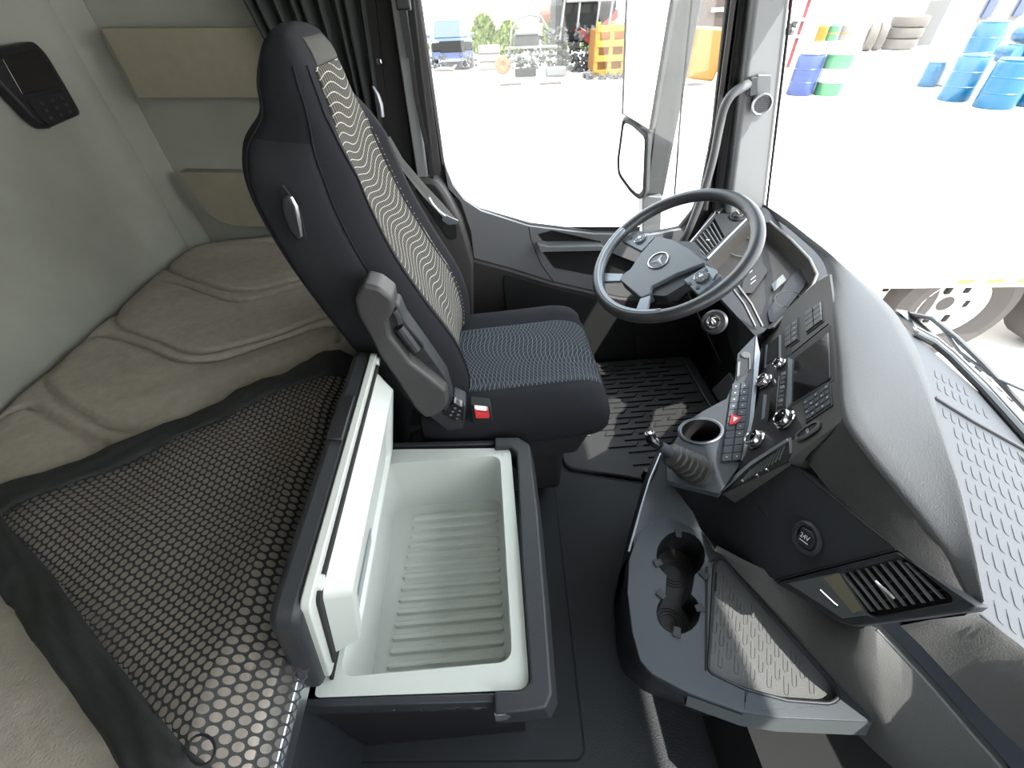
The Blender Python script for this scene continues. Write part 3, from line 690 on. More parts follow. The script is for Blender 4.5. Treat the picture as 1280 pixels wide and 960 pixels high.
# seat belt
sb = thing('seat_belt', 'grey seat belt with metal tongue running down the pillar behind the driver seat', 'seat belt', PY(520, 230, 1.37))
def ribbon(pts, wd, nrm=(0, -1, 0), th=.0015):
    pts = [V(p) for p in pts]; n_ = V(nrm); rows = []
    for i, p in enumerate(pts):
        t = (pts[min(i+1, len(pts)-1)]-pts[max(i-1, 0)]).normalized(); s = t.cross(n_).normalized()*wd/2
        rows.append([p-s, p+s, p+s+n_*th, p-s+n_*th])
    return MB().grid(rows, closed=True)
ribbon([PY(*q, 1.36) for q in [(484, 172), (500, 200), (530, 235), (552, 258), (568, 277)]], .018).done('webbing', beltm, sb)
ribbon([PY(*q, 1.37) for q in [(500, 205), (530, 243), (560, 275)]], .012).done('webbing', mat('light belt webbing', (.42, .42, .40), .6), sb)
MB().slab(rnd([PY(*q, 1.352) for q in [(555, 266), (563, 271), (573, 275), (572, 280), (560, 281), (552, 275)]], .004), (0, -.003, 0)).done('tongue', steel, sb, bev=.001)
MB().tube([PY(*q, 1.352) for q in [(536, 247), (541, 255), (549, 264), (557, 270)]], .004, 8).done('buckle_loop', steel, sb)
ribbon([PY(*q, 1.42) for q in [(499, -130), (503, 0), (510, 40), (514, 74), (520, 120), (528, 160), (538, 200), (540, 230)]], .012).done('webbing', blk, sb)
mb = MB()
for i in range(26):
    t = i/25; a = PY(502+11*t, 5+68*t, 1.405); mb.box(a, (.020, .006, .004), Matrix.Rotation(.5, 3, 'Y'))
tag(mb.done('pleated_sleeve', blk, sb), None, kind='stuff')
MB().box(PY(474, 77, 1.405), (.012, .006, .012)).done('catch', chrome, sb, bev=.002)
MB().tube([PY(*q, 1.39) for q in [(466, 108), (472, 118), (476, 130), (478, 146)]], [.003, .005, .006, .006], 8).done('height_slider', silver, sb)
MB().box(PY(504, 3, 1.41), (.035, .02, .03)).done('upper_anchor', blk, sb, bev=.004)

# ================================================================== STEERING WHEEL
wc = V((.473, 1.026, H-.513)); a_, b_ = .5750, -.138
wn = V((-math.sin(a_)*math.cos(b_), math.sin(b_), math.cos(a_)*math.cos(b_)))
e1 = (V((1, 0, 0))-wn*wn.x).normalized(); e2 = wn.cross(e1)
sw = thing('steering_wheel', 'black steering wheel with silver spokes and a round star emblem', 'steering wheel', wc)
MB().tube([wc+(e1*math.cos(a)+e2*math.sin(a))*.2030 for a in np.linspace(0, 2*math.pi, 97)[:-1]], .0162, 16, closed=True).done('rim', mat('steering wheel leather', (.030, .031, .034), .36, bump=.2, bscale=300), sw)
def W(px, py, h): return PP(px, py, (wc+wn*h, wn))
spk = mat('spoke silver', (.17, .19, .215), .35, .3)
padm = mat('pale blue grey key pad', (.10, .12, .15), .4)
def wslab(pts, h, th, r, m, nm, par, bev=.003):
    return MB().slab(rnd([W(a, b, h) for a, b in pts], r), -wn*th).done(nm, m, par, bev=bev, seg=3)
hubm = mat('steering hub skin', (.085, .095, .108), .42, bump=.25, bscale=400)
hub = wslab([(820, 295), (839, 299), (862, 311), (882, 328), (845, 342), (814, 358), (813, 367), (801, 372), (775, 350), (778, 343), (788, 336), (801, 316)], -.008, .035, .006, hubm, 'hub', sw, .006)
MB().tube([wc-wn*.03, wc-wn*.10], [.07, .055], 20).done('hub_back', blk, sw)
wslab([(845, 341), (880, 327), (900, 341), (862, 352), (832, 370), (815, 369), (815, 357)], -.020, .03, .006, dk, 'lower_hub_cover', sw, .004)
wslab([(777, 301), (793, 289), (819, 296), (802, 314)], -.010, .012, .004, padm, 'left_spoke', sw)
wslab([(854, 350), (882, 332), (903, 345), (873, 369)], -.010, .012, .004, padm, 'right_spoke', sw)
wslab([(779, 342), (748, 341), (744, 352), (775, 351)], -.008, .010, .002, spk, 'silver_spoke', sw)
wslab([(800, 373), (813, 369), (808, 393), (791, 397)], -.008, .010, .003, spk, 'silver_spoke', sw)
wslab([(881, 331), (897, 338), (891, 349)], -.006, .006, .002, spk, 'spoke_trim', sw, .001)
def keys(c, ru, rv, nm):
    base = W(c[0], c[1], -.007)
    pdm = MB(); pdm.lathe([(.0, 0), (ru, 0), (ru*.96, .003), (ru*.45, .0035), (.0, .003)], base, wn, 24); o = pdm.done(nm, keym, sw)
    MB().lathe([(ru*.32, .003), (ru*.32, .005), (0, .0055)], base, wn, 16).done('centre_key', silver, o)
    MB().lathe([(ru*1.02, 0), (ru*1.06, .003), (ru*1.0, .0035)], base, wn, 24, cap=False).done('key_ring', chrome, o)
    for k in range(4):
        A = k*math.pi/2; p = base+(e1*math.cos(A)+e2*math.sin(A))*ru*.66+wn*.0035
        MB().box(p, (.004, .0015, .0008)).done('key_symbol', wht, o)
keys((800, 298), .0165, 0, 'key_cluster'); keys((877, 346), .0165, 0, 'key_cluster')
for q in [(789, 298), (809, 308), (862, 355), (883, 338), (872, 360)]:
    MB().lathe([(0, 0), (.005, 0), (.0045, .002), (0, .002)], W(q[0], q[1], -.010), wn, 10).done('spoke_key', dk, sw)
MB().tube([wc+wn*.009+(e1*math.cos(a)+e2*math.sin(a))*.1965 for a in np.linspace(rad(112), rad(250), 40)], [.002]+[.0085]*38+[.002], 10).done('rim_inlay', spk, sw)
ec = W(823, 326, -.0075)
em = MB().lathe([(0, 0), (.030, 0), (.030, .0005), (0, .0008)], ec, wn, 32).done('emblem', mat('emblem dish', (.03, .033, .037), .4), sw)
MB().tube([ec+wn*.002+(e1*math.cos(a)+e2*math.sin(a))*.0265 for a in np.linspace(0, 2*math.pi, 33)[:-1]], .0016, 8, closed=True).done('emblem_ring', chrome, em)
mb = MB(); zt = ec+wn*.0045
for k in range(3):
    A = rad(42)+k*2*math.pi/3; d1 = e1*math.cos(A)+e2*math.sin(A); s1 = wn.cross(d1)
    tip = ec+wn*.0018+d1*.0258; l_ = ec+wn*.0015+(d1*.5+s1*.866)*.0055; r_ = ec+wn*.0015+(d1*.5-s1*.866)*.0055
    mb.add([tip, l_, r_, zt], [(0, 1, 3), (0, 3, 2)])
mb.done('emblem_star', mat('emblem silver', (.45, .46, .48), .3), em, smooth=False)

# ================================================================== DASHBOARD
dash = thing('dashboard', 'wrap around grey truck dashboard with instruments and centre console', 'dashboard', (.75, .6, .6))
Fl = [(952, 257, .56), (980, 276, .555), (1002, 294, .55), (1025, 315, .545), (1038, 340, .54), (1045, 400, .54), (1051, 455, .54), (1057, 516, .545), (1084, 560, .55), (1126, 610, .555), (1167, 661, .56), (1197, 702, .565), (1216, 742, .572), (1221, 757, .578)]
Sl = [(957, 258, .555), (985, 277, .545), (1010, 296, .535), (1035, 315, .525), (1060, 337, .52), (1095, 367, .515), (1119, 391, .51), (1142, 428, .51), (1155, 457, .51), (1171, 507, .515), (1183, 551, .52), (1203, 617, .53), (1219, 690, .548), (1230, 752, .568)]
Fp = smooth_line([D(*p) for p in Fl], 4); Sp = smooth_line([D(*p) for p in Sl], 4)
rows = []
for a, b in zip(Fp, Sp):
    out_ = (b-a); out_.z = 0; out_.normalize()
    r = [a+V((0, 0, -.010))-out_*.002, a+V((0, 0, -.003)), a+out_*.006+V((0, 0, .0015))]
    for t in (.15, .35, .6, .85): r.append(a.lerp(b, t)+V((0, 0, .004*math.sin(math.pi*t)+.001)))
    r += [b+V((0, 0, .0)), b+out_*.004+V((0, 0, -.004)), b+out_*.010+V((0, 0, -.02)), b+out_*.035+V((0, 0, -.20))]
    if len(rows) < 26: r[-2:] = [b+out_*.004+V((0, 0, -.012)), b-out_*.004+V((0, 0, -.016))]
    rows.append(r)
MB().grid(rows).done('cowl', soft, dash, ang=180)
# lower moulded tray beside the windscreen, with embossed hooks
tr = (D(1222, 764, .615), D(1280, 560, .675), D(1145, 420, .64)); tpl = plane(*tr)
def tp(px, py, u=0): return PP(px, py, tpl, u)
ta, tb = tp(1222, 764), tp(1280, 811); tdir = (tb-ta); tdir.normalize()
far0, far1 = tp(1128, 405), tp(1290, 548)
polyT = [tp(1120, 440), tp(1150, 560), ta+V((-.03, .02, 0)), ta, tb, tb+(tb-ta)*6, far1+(far1-far0)*2.2, far1, far0, far0+(far0-far1)*.3]
dt = MB().plate([polyT], (0, 0, -.05)).done('windscreen_tray', dashtray, dash, bev=.004)
# embossed hooks, row after row
P0 = tp(1240, 690); av = tp(1254, 699.4)-P0; bv = tp(1248.4, 723.8)-P0
h1, h2 = tp(1244.7, 710.6)-P0, tp(1251.2, 716.3)-P0
jm = None; tn_ = tpl[1]; n_hooks = 0
OKX = lambda y: np.interp(y, [430, 457, 507, 551, 617, 690, 752, 764], [1148, 1158, 1174, 1186, 1202, 1219, 1230, 1232])
for k in range(-16, 8):
    for i in range(-16, 16):
        p = P0+av*(i-round(k*.42))+bv*k
        q = p-EYE; zc = V((q.dot(V((_dx[0], _dy[0], _up[0]))), q.dot(V((_dx[1], _dy[1], _up[1]))), q.dot(V((_dx[2], _dy[2], _up[2])))))
        if zc.z < .05: continue
        x_, y_ = 640+F*zc.x/zc.z, 480+F*zc.y/zc.z
        if y_ < 436 or y_ > 790 or x_ > 1300 or x_ < OKX(y_)+3: continue
        if y_+26 > np.interp(x_, [1225, 1290], [764, 820]) and x_ > 1215: continue
        if y_ < np.interp(x_, [1145, 1190, 1235, 1285], [438, 462, 512, 570])+4: continue
        dv = np.interp(x_, [1168, 1215, 1290], [498, 527, 569])
        if y_ < dv+3 and y_+14 > dv-2 and x_ > 1160: continue
        if jm is None:
            jm = MB().tube([V((0, 0, 0)), h1*.3, h1*.7, h1*.93, h1.lerp(h2, .2), h1.lerp(h2, .6), h2], [.0005]+[.0012]*5+[.0005], 5).done('embossed_hook', dashtray, dt, ang=180)
            jm.data.transform(Matrix.Translation(off(dt))); o = jm
        else: o = jm.copy(); C.objects.link(o)
        o.location = p-off(dt); n_hooks += 1
# front lip under the tray, ridge and gasket at the glass
MB().tube([tp(1168, 498, .002), tp(1215, 527, .002), tp(1290, 569, .002)], .0045, 8).done('tray_divider', dk, dash)
rows = []
for a, b, c, d in zip([(1118, 388), (1160, 425), (1215, 472), (1290, 545)], [(1130, 392), (1172, 428), (1230, 478), (1300, 548)], [(1140, 415), (1178, 442), (1232, 492), (1292, 560)], [(1146, 424), (1184, 450), (1238, 504), (1290, 566)]):
    rows.append([tp(*a, .004), tp(*b, .010), tp(*c, .010), tp(*c, .002)])
MB().grid(rows).done('glass_edge_strip', lgry, dash, ang=180)
MB().tube([tp(*q, .006) for q in [(1142, 420), (1165, 432), (1185, 449), (1225, 490), (1290, 563)]], .0075, 8).done('glass_gasket', dk, dash)
MB().tube([tp(*q, .012) for q in [(1142, 414), (1165, 426), (1187, 444), (1228, 484), (1292, 556)]], .0018, 6).done('gasket_lip', silver, dash)

# leather flank under the cowl fold
lowL = [(1053, 525, .575), (1000, 566, .66), (1050, 630, .648), (1085, 658, .625), (1120, 686, .605), (1165, 720, .588), (1200, 745, .580), (1219, 758, .580)]
upL = [(1058, 518, .548), (1084, 560, .553), (1110, 590, .556), (1126, 610, .558), (1167, 661, .563), (1190, 692, .568), (1208, 724, .574), (1220, 755, .579)]
rows = []
for a, b in zip([D(*q) for q in upL], [D(*q) for q in lowL]): rows.append([a+V((0, 0, -.001)), a.lerp(b, .3), a.lerp(b, .7), b, b+V((.03, .02, -.005))])
MB().grid(rows).done('flank', mat('dark grained flank skin', (.028, .028, .028), .65, bump=.5, bscale=420), dash, ang=60)
# face with the 24 V socket
fpl = plane(D(985, 578, .68), D(1120, 686, .605), D(969, 724, .84))
def fpn(a, b, u=0): return PP(a, b, fpl, u)
fn = fpl[1]
MB().slab([fpn(a, b) for a, b in [(834, 604), (900, 618), (985, 577), (1120, 686), (969, 725), (889, 686), (838, 650)]], -fn*.03).done('side_face', panel, dash, bev=.002)
MB().tube([fpn(a, b, .0005) for a, b in [(985, 577), (1050, 630), (1120, 686)]], .0012, 6).done('panel_joint', vblk, dash)
MB().tube([fpn(a, b, .0005) for a, b in [(969, 726), (1120, 687)]], .0014, 6).done('panel_joint', vblk, dash)
MB().tube([fpn(a, b, .0003) for a, b in [(933, 613), (948, 632), (960, 650)]], .0010, 6).done('panel_joint', vblk, dash)
sk = fpn(1011, 673)
sr = MB().lathe([(.0, 0), (.026, 0), (.030, .003), (.030, .006), (.026, .009), (.022, .008), (.020, .003), (.0, .003)], sk, fn, 32).done('power_socket', panel, dash)
fr_ = (fpn(1024, 681)-fpn(1002, 665)).normalized(); fu_ = fn.cross(fr_)
cap_ = rnd([sk+fr_*a+fu_*b+fn*.008 for a, b in [(-.015, -.016), (.018, -.016), (.020, .010), (.008, .017), (-.015, .016)]], .008)
MB().slab(cap_, -fn*.006).done('socket_cap', dk, sr, bev=.003)
text('24V', sk+fn*.0092+fu_*.002, fr_, fu_, .0125, wht, sr)
MB().slab([sk+fr_*a+fu_*b+fn*.0088 for a, b in [(-.009, -.006), (.009, -.006), (.009, -.0075), (-.009, -.0075)]], -fn*.0005).done('underline', wht, sr)
# right hand air vent
vp = [fpn(a, b, .001) for a, b in [(969, 728), (1121, 689), (1221, 758), (1212, 764), (1066, 783), (1050, 778)]]
op = rnd([fpn(a, b, .001) for a, b in [(1050, 716), (1122, 697), (1134, 700), (1190, 746), (1190, 753), (1092, 771), (1085, 768)]], .003)
vent = MB().plate([vp, op], -fn*.022).done('air_vent', dk, dash, bev=.003)
MB().slab([fpn(a, b, -.020) for a, b in [(1040, 710), (1135, 690), (1205, 750), (1085, 780)]], -fn*.003).done('vent_duct', vblk, vent)
sl = [((1051, 717), (1087, 764)), ((1060, 715), (1097, 762)), ((1069, 712), (1107, 761)), ((1079, 710), (1117, 759)), ((1089, 708), (1128, 757)), ((1099, 705), (1139, 755)), ((1109, 702), (1151, 753)), ((1120, 700), (1162, 751)), ((1130, 703), (1175, 748))]
for a, b in sl:
    p, q = fpn(*a, -.002), fpn(*b, -.002); s = (q-p).cross(fn).normalized()
    MB().slab([p-s*.0008, q-s*.0008, q+s*.0008, p+s*.0008], -fn*.006).done('slat', lgry, vent)
for a, b in (((1070, 735), (1150, 712)), ((1085, 752), (1172, 735))):
    MB().tube([fpn(*a, -.016), fpn(*b, -.016)], .0012, 6).done('cross_bar', blk, vent)
MB().slab([fpn(a, b, .002) for a, b in [(985, 729), (1029, 720), (1048, 716), (1084, 769), (1054, 773)]], -fn*.006).done('vent_flap', gry, vent, bev=.001)
MB().tube([fpn(a, b, .005) for a, b in [(1029, 738), (1034, 743), (1047, 755), (1051, 758)]], .0018, 8).done('vent_slider', chrome, vent)
MB().tube([fpn(a, b, .003) for a, b in [(1097, 727), (1108, 737), (1121, 749)]], [.002, .0028, .0022], 8).done('vent_tab', chrome, vent)
MB().slab([fpn(a, b, .0035) for a, b in [(1031, 722), (1050, 717), (1080, 762), (1068, 766)]], -fn*.002).done('flap_inlay', mat('tan flap inlay', (.16, .14, .10), .4), vent)

# lower passenger side surfaces: long fascia with recessed band
A_ = [(1213, 765, .588), (1222, 764, .61), (1250, 787, .628), (1282, 812, .645), (1330, 856, .668), (1400, 925, .70)]
B_ = [(1125, 782, .70), (1150, 806, .715), (1191, 850, .745), (1240, 902, .775), (1283, 943, .80), (1350, 1010, .83)]
C_ = [(1090, 781, .735), (1122, 813, .76), (1167, 862, .795), (1210, 912, .83), (1252, 960, .86), (1310, 1030, .89)]
E_ = [(969, 726, .845), (1020, 752, .84), (1066, 783, .765), (1090, 782, .74)]
Ds = [D(*q) for q in A_]; Bs = [D(*q) for q in B_]; Cs = [D(*q) for q in C_]
def up2(P): P = smooth_line(P, 4); e = P[-1]; return P+[V((e.x+.02, -.74, e.z))]
Ds = [Ds[0]]+[tp(a, b) for a, b in ((1222, 764), (1250, 787), (1282, 812), (1330, 856), (1400, 925))]
Ds, Bs, Cs = up2(Ds), up2(Bs), up2(Cs)
rows = [[a+V((.02, 0, -.01)), a, a.lerp(b, .08)+V((-.003, -.003, .001)), a.lerp(b, .5), b, b+V((.012, .008, -.002))] for a, b in zip(Ds, Bs)]
lowfas = mat('lower fascia skin', (.066, .065, .063), .6, bump=.4, bscale=450)
MB().grid(rows).done('fascia', lowfas, dash, ang=40)
rows = [[b+V((.010, .006, -.002)), b.lerp(c, .5)+V((.010, .006, 0)), c+V((.010, .006, .002))] for b, c in zip(Bs, Cs)]
MB().grid(rows).done('fascia_band', keym, dash, ang=40)
LOW = [(880, 667, .895), (905, 695, .895), (940, 733, .895), (990, 790, .895), (1040, 848, .90), (1098, 907, .90), (1118, 940, .93), (1150, 985, .97)]
UP = [(893, 688, .875), (930, 708, .862), (969, 727, .848), (1020, 757, .825), (1066, 785, .765), (1092, 783, .737), (1122, 813, .76), (1167, 862, .795)]
Lw = smooth_line([D(*q) for q in LOW], 5); Up = smooth_line([D(*q) for q in UP], 5)
MB().tube(Cs[1:], .0022, 8).done('fascia_edge', lgry, dash)
rows = []
for i, (a, b) in enumerate(zip(Up, Lw)):
    t = i/len(Up)
    bl = V((-.018*math.sin(math.pi*t), -.014*math.sin(math.pi*t), 0))
    rows.append([a+V((.01, .01, 0)), a, a.lerp(b, .3)+bl*.6, a.lerp(b, .65)+bl, b, b+V((.01, 0, -.12))])
e = rows[-1]; f1 = D(1252, 960, .86); f2 = D(1310, 1030, .89)
rows.append([f1+V((.01, .01, 0)), f1, f1.lerp(D(1180, 1040, 1.0), .4), f1.lerp(D(1180, 1040, 1.0), .7), D(1180, 1040, 1.0), D(1180, 1040, 1.1)])
rows.append([V((e2_.x+.02, -.74, e2_.z)) for e2_ in rows[-1]])
MB().grid(rows).done('knee_panel', lowfas, dash, ang=50)

# ---- centre control panel
rpl = plane(D(1045, 400, .545), D(1057, 516, .560), D(940, 520, .755)); rn = rpl[1]
def R_(a, b, u=0): return PP(a, b, rpl, u)
ppts = [(953, 414), (1020, 352), (1038, 342), (1046, 400), (1051, 455), (1057, 514), (1052, 528), (1000, 566), (985, 577), (900, 617), (930, 570), (940, 520), (945, 480), (949, 442)]
cpn = MB().slab([R_(a, b) for a, b in ppts], -rn*.05).done('centre_panel', mat('console panel grey brown', (.050, .048, .046), .5, bump=.15), dash, bev=.003)
def rq(name, pts, m, h=.002, th=.006, r=.002, bev=.0008, par=None):
    return MB().slab(rnd([R_(a, b, h) for a, b in pts], r), -rn*th).done(name, m, par or dash, bev=bev)
rq('screen_surround', [(988, 446), (1040, 405), (1043, 476), (988, 509)], dk, .001)
rq('display_screen', [(994, 449), (1037, 416), (1039, 474), (992, 503)], lcd, .003)
# radio and climate unit
ru = rq('radio_unit', [(957, 432), (988, 412), (992, 470), (988, 505), (1004, 535), (984, 557), (925, 590), (902, 610), (935, 565), (943, 520), (948, 480), (954, 450)], blk, .0015, .004)
rq('disc_slot', [(961, 432), (974, 421), (974, 446), (959, 456)], vblk, .003, par=ru)
rq('slot_edge', [(958, 433), (960, 431), (958, 460), (956, 461)], silver, .0035, .003, 0, 0, par=ru)
rq('slot_edge', [(975, 420), (977, 419), (977, 448), (975, 449)], silver, .0035, .003, 0, 0, par=ru)
rq('radio_trim', [(987, 448), (991, 450), (990, 505), (985, 512), (984, 508), (986, 480)], silver, .004, .005, .001, par=ru)
rq('radio_strip', [(956, 494), (959, 494), (956, 524), (953, 526)], silver, .0035, .004, .0005, par=ru)
for i in range(8):
    y0 = 466+i*5.6; x0 = 981-i*.55
    rq('preset_key', [(x0-3, y0+1), (x0+2, y0-1), (x0+2, y0+3.2), (x0-3, y0+5)], gry if i % 3 else silver, .004, .003, .0003, .0003, par=ru)
rq('display_strip', [(966, 476), (975, 470), (971, 520), (961, 528)], lcd, .003, par=ru)
def knob(px, py, r, hgt=.016, m=chrome):
    c = R_(px, py, .002)
    k = MB().lathe([(0, 0), (r*1.15, 0), (r*1.15, .003), (r, .004), (r*.95, hgt-.003), (r*.86, hgt), (r*.74, hgt), (r*.70, hgt-.003), (0, hgt-.003)], c, rn, 28).done('control_knob', m, ru)
    MB().lathe([(0, hgt-.003), (r*.70, hgt-.003), (r*.66, hgt-.0015), (0, hgt-.001)], c, rn, 24).done('knob_face', lcd, k)
    p = c+rn*hgt; s = (R_(px+3, py-2, 0)-R_(px, py, 0)).normalized()
    MB().box(p+s*r*.45, (.002, .002, .0008)).done('knob_mark', wht, k)
knob(958, 478, .0185); knob(977, 456, .0145, .014); knob(947, 551, .0205, .018); knob(984, 526, .0205, .018)
# key pad and switch banks
def bank(Q, nc, nr, nm, m, par, label=None, gap=.10, h=.004, f=R_):
    P = [f(a, b, h) for a, b in Q]; n_ = (P[1]-P[0]).cross(P[3]-P[0]).normalized()
    if n_.dot(EYE-P[0]) < 0: n_ = -n_
    for i in range(nc):
        for j in range(nr):
            u0, u1, v0, v1 = (i+gap)/nc, (i+1-gap)/nc, (j+gap*.8)/nr, (j+1-gap*.8)/nr
            o = MB().slab([lerp2(P, u0, v0), lerp2(P, u1, v0), lerp2(P, u1, v1), lerp2(P, u0, v1)], -n_*.004).done(nm, m, par, bev=.0006)
            if label and label(i, j):
                c = lerp2(P, (u0+u1)/2, (v0+v1)/2)+n_*.0002; d1 = (P[1]-P[0]).normalized(); d2 = (P[3]-P[0]).normalized()
                MB().slab([c-d1*.0018-d2*.0008, c+d1*.0018-d2*.0008, c+d1*.0018+d2*.0008, c-d1*.0018+d2*.0008], -n_*.0004).done('key_symbol', wht, o)
kp = rq('key_pad', [(1003, 503), (1039, 477), (1042, 507), (1008, 530)], dk, .002, .005)
bank([(1005, 503), (1038, 479), (1040, 506), (1009, 527)], 5, 4, 'key', keym, kp, lambda i, j: (i+j) % 2 == 0)
kb = rq('switch_bank', [(1007, 390), (1029, 376), (1031, 402), (1009, 419)], dk, .002, .005)
bank([(1008, 391), (1028, 378), (1030, 401), (1009, 417)], 2, 4, 'rocker_switch', gry, kb, h=.006, gap=.06)
kb = rq('switch_bank', [(982, 409), (1000, 396), (1000, 426), (982, 439)], dk, .002, .005)
bank([(983, 411), (999, 399), (999, 425), (983, 436)], 2, 4, 'rocker_switch', gry, kb, lambda i, j: i == 1, h=.006, gap=.06)
MB().tube([R_(a, b, .001) for a, b in [(984, 447), (1036, 405)]], .0010, 6).done('panel_joint', vblk, dash)
# 12 V socket, oval
c = R_(1012, 540, .002); d1 = (R_(1026, 531)-R_(998, 549)).normalized(); d2 = rn.cross(d1)
def oval(c, a, b, n=28): return [c+d1*a*spow(math.cos(t), .8)+d2*b*spow(math.sin(t), .8) for t in np.linspace(0, 2*math.pi, n+1)[:-1]]
s2 = MB().plate([oval(c, .0265, .0125), oval(c, .0215, .0085)], rn*.005).done('power_socket', gry, dash, bev=.0015)
MB().slab(oval(c, .0215, .0085), rn*.002).done('socket_cap', dk, s2, bev=.0006)
text('12V', c+rn*.003, -d2 if d2.z < 0 else d2, -d1, .008, wht, s2)
# lower vent of the centre panel
lv_ = [(903, 615), (940, 582), (985, 552), (989, 568), (985, 577), (901, 617)]
v2 = MB().slab([R_(a, b, .001) for a, b in lv_], -rn*.004).done('air_vent', vblk, dash)
for i in range(11):
    t = i/10; a = (940+42*t, 588-30*t); b = (928+47*t, 603-27*t)
    p, q = R_(*a, .003), R_(*b, .003); s = (q-p).cross(rn).normalized()
    MB().slab([p-s*.0014, q-s*.0014, q+s*.0014, p+s*.0014], -rn*.006).done('slat', gry, v2)
for q in ((930, 603), (949, 596), (961, 589)):
    MB().lathe([(0, 0), (.004, 0), (.003, .004), (0, .005)], R_(*q, .003), rn, 10).done('vent_slider', chrome, v2)
rq('vent_frame', [(899, 613), (940, 578), (986, 549), (987, 552), (940, 583), (905, 614)], silver, .004, .005, 0, .0005, par=v2)
MB().slab([R_(a, b, .002) for a, b in [(987, 548), (990, 547), (990, 566), (988, 568)]], -rn*.004).done('trim_bar', silver, dash)

# ---- shelf with cup holder, switches and gear lever
spl = plane(D(898, 616, .80), D(836, 602, .815), D(943, 430, .705)); sn = spl[1]
def S_(a, b, u=0): return PP(a, b, spl, u)
spt = [(946, 417), (950, 442), (946, 480), (942, 520), (932, 572), (899, 617), (834, 601), (833, 570), (848, 544), (853, 530), (880, 513), (908, 498), (919, 474), (922, 442)]
chc = S_(876, 540)
n0 = sn
ringc = [PP(876+25*math.cos(a), 539+14.5*math.sin(a), spl) for a in np.linspace(0, 2*math.pi, 29)[:-1]]
shf = MB().plate([[S_(a, b) for a, b in spt], ringc], -sn*.022).done('console_shelf', shelfm, dash, bev=.002)
cc_ = sum(ringc, V())/len(ringc)
r0 = [p+(p-cc_)*.16+sn*.003 for p in ringc]; r1 = [p+(p-cc_)*.04+sn*.007 for p in ringc]; r2 = [p-(p-cc_)*.03+sn*.002 for p in ringc]; r3 = [p-(p-cc_)*.10-sn*.07 for p in ringc]
MB().grid([r0, r1, r2], closed=True).done('cup_ring', mat('cup ring metal', (.13, .14, .16), .3, .4), shf, ang=180)
MB().grid([r2, r3], closed=True).add(r3, [tuple(range(len(r3)))]).done('cup_well', vblk, shf, ang=60)
def sq_(name, pts, m, h=.003, th=.006, r=.001, bev=.0008, par=None):
    return MB().slab(rnd([S_(a, b, h) for a, b in pts], r), -sn*th).done(name, m, par or shf, bev=bev)
bb = sq_('switch_block', [(915, 480), (937, 478), (927, 577), (900, 579)], dk, .002, .004)
bank([(915, 481), (925, 480), (914, 577), (901, 578)], 1, 11, 'rocker_switch', keym, bb, lambda i, j: j < 4 or j == 10, h=.005, gap=.05, f=S_)
bank([(926, 480), (936, 479), (926, 576), (914.5, 577)], 1, 11, 'rocker_switch', keym, bb, lambda i, j: j < 5 or j in (6, 7, 10), h=.005, gap=.05, f=S_)
hz = sq_('hazard_switch', [(914, 520), (927, 524), (919, 532), (911, 533)], red, .0085, .006, .0008, .0008, bb)
hz_ = sq_('hazard_triangle', [(916, 523), (922.5, 525), (916, 530)], wht, .0088, .0005, 0, 0, hz)
sq_('shelf_trim', [(945, 420), (950, 442), (946, 481), (942, 521), (931, 572), (926, 577), (936, 530), (941, 480), (943, 445)], silver, .003, .004)
o = sq_('auxiliary_sockets', [(922, 450), (938, 440), (939, 462), (921, 476)], dk, .002, .004)
MB().lathe([(0, 0), (.011, 0), (.011, .003), (.009, .0035), (0, .002)], S_(932, 445, .002), sn, 20).done('socket_lid', gry, o)
sq_('socket_bar', [(922, 454), (925, 453), (924, 470), (921, 472)], lgry, .005, .003, .0003, 0, par=o)
sq_('socket_bar', [(936, 448), (938, 447), (938, 462), (936, 464)], gry, .005, .003, .0003, 0, par=o)
# shaft and gaiter of the gear lever
gs = thing('gear_lever', 'small black gear lever with a ribbed rubber gaiter and silver tip', 'gear lever', S_(868, 588))
g0, g1 = S_(872, 590, .004), D(836, 566, .735)
ax = (g1-g0); mb = MB(); pr = []
for i in range(6):
    t = i/6; r_ = .034-.013*t
    pr += [(r_, ax.length*(t+.0)), (r_+.003, ax.length*(t+.045)), (r_+.002, ax.length*(t+.10)), (r_-.007, ax.length*(t+.14))]
mb.lathe([(.037, -.01)]+pr+[(.013, ax.length), (0, ax.length)], g0, ax, 9)
mb.done('gaiter', mat('gaiter rubber', (.030, .028, .026), .5), gs, ang=42)
k0, k1, k2, k3 = D(842, 570, .745), D(832, 562, .725), D(819, 553, .705), D(812, 541, .685)
MB().tube([k0, k1, k2], [.013, .012, .010], 12).done('stalk', dk, gs)
MB().tube([k1, k2, D(814, 549, .70), k3], [.009, .012, .012, .010], 12).done('grip', lcd, gs)
MB().tube([D(813, 543, .69), D(811, 538, .682)], [.0085, .007], 10).done('tip', chrome, gs)

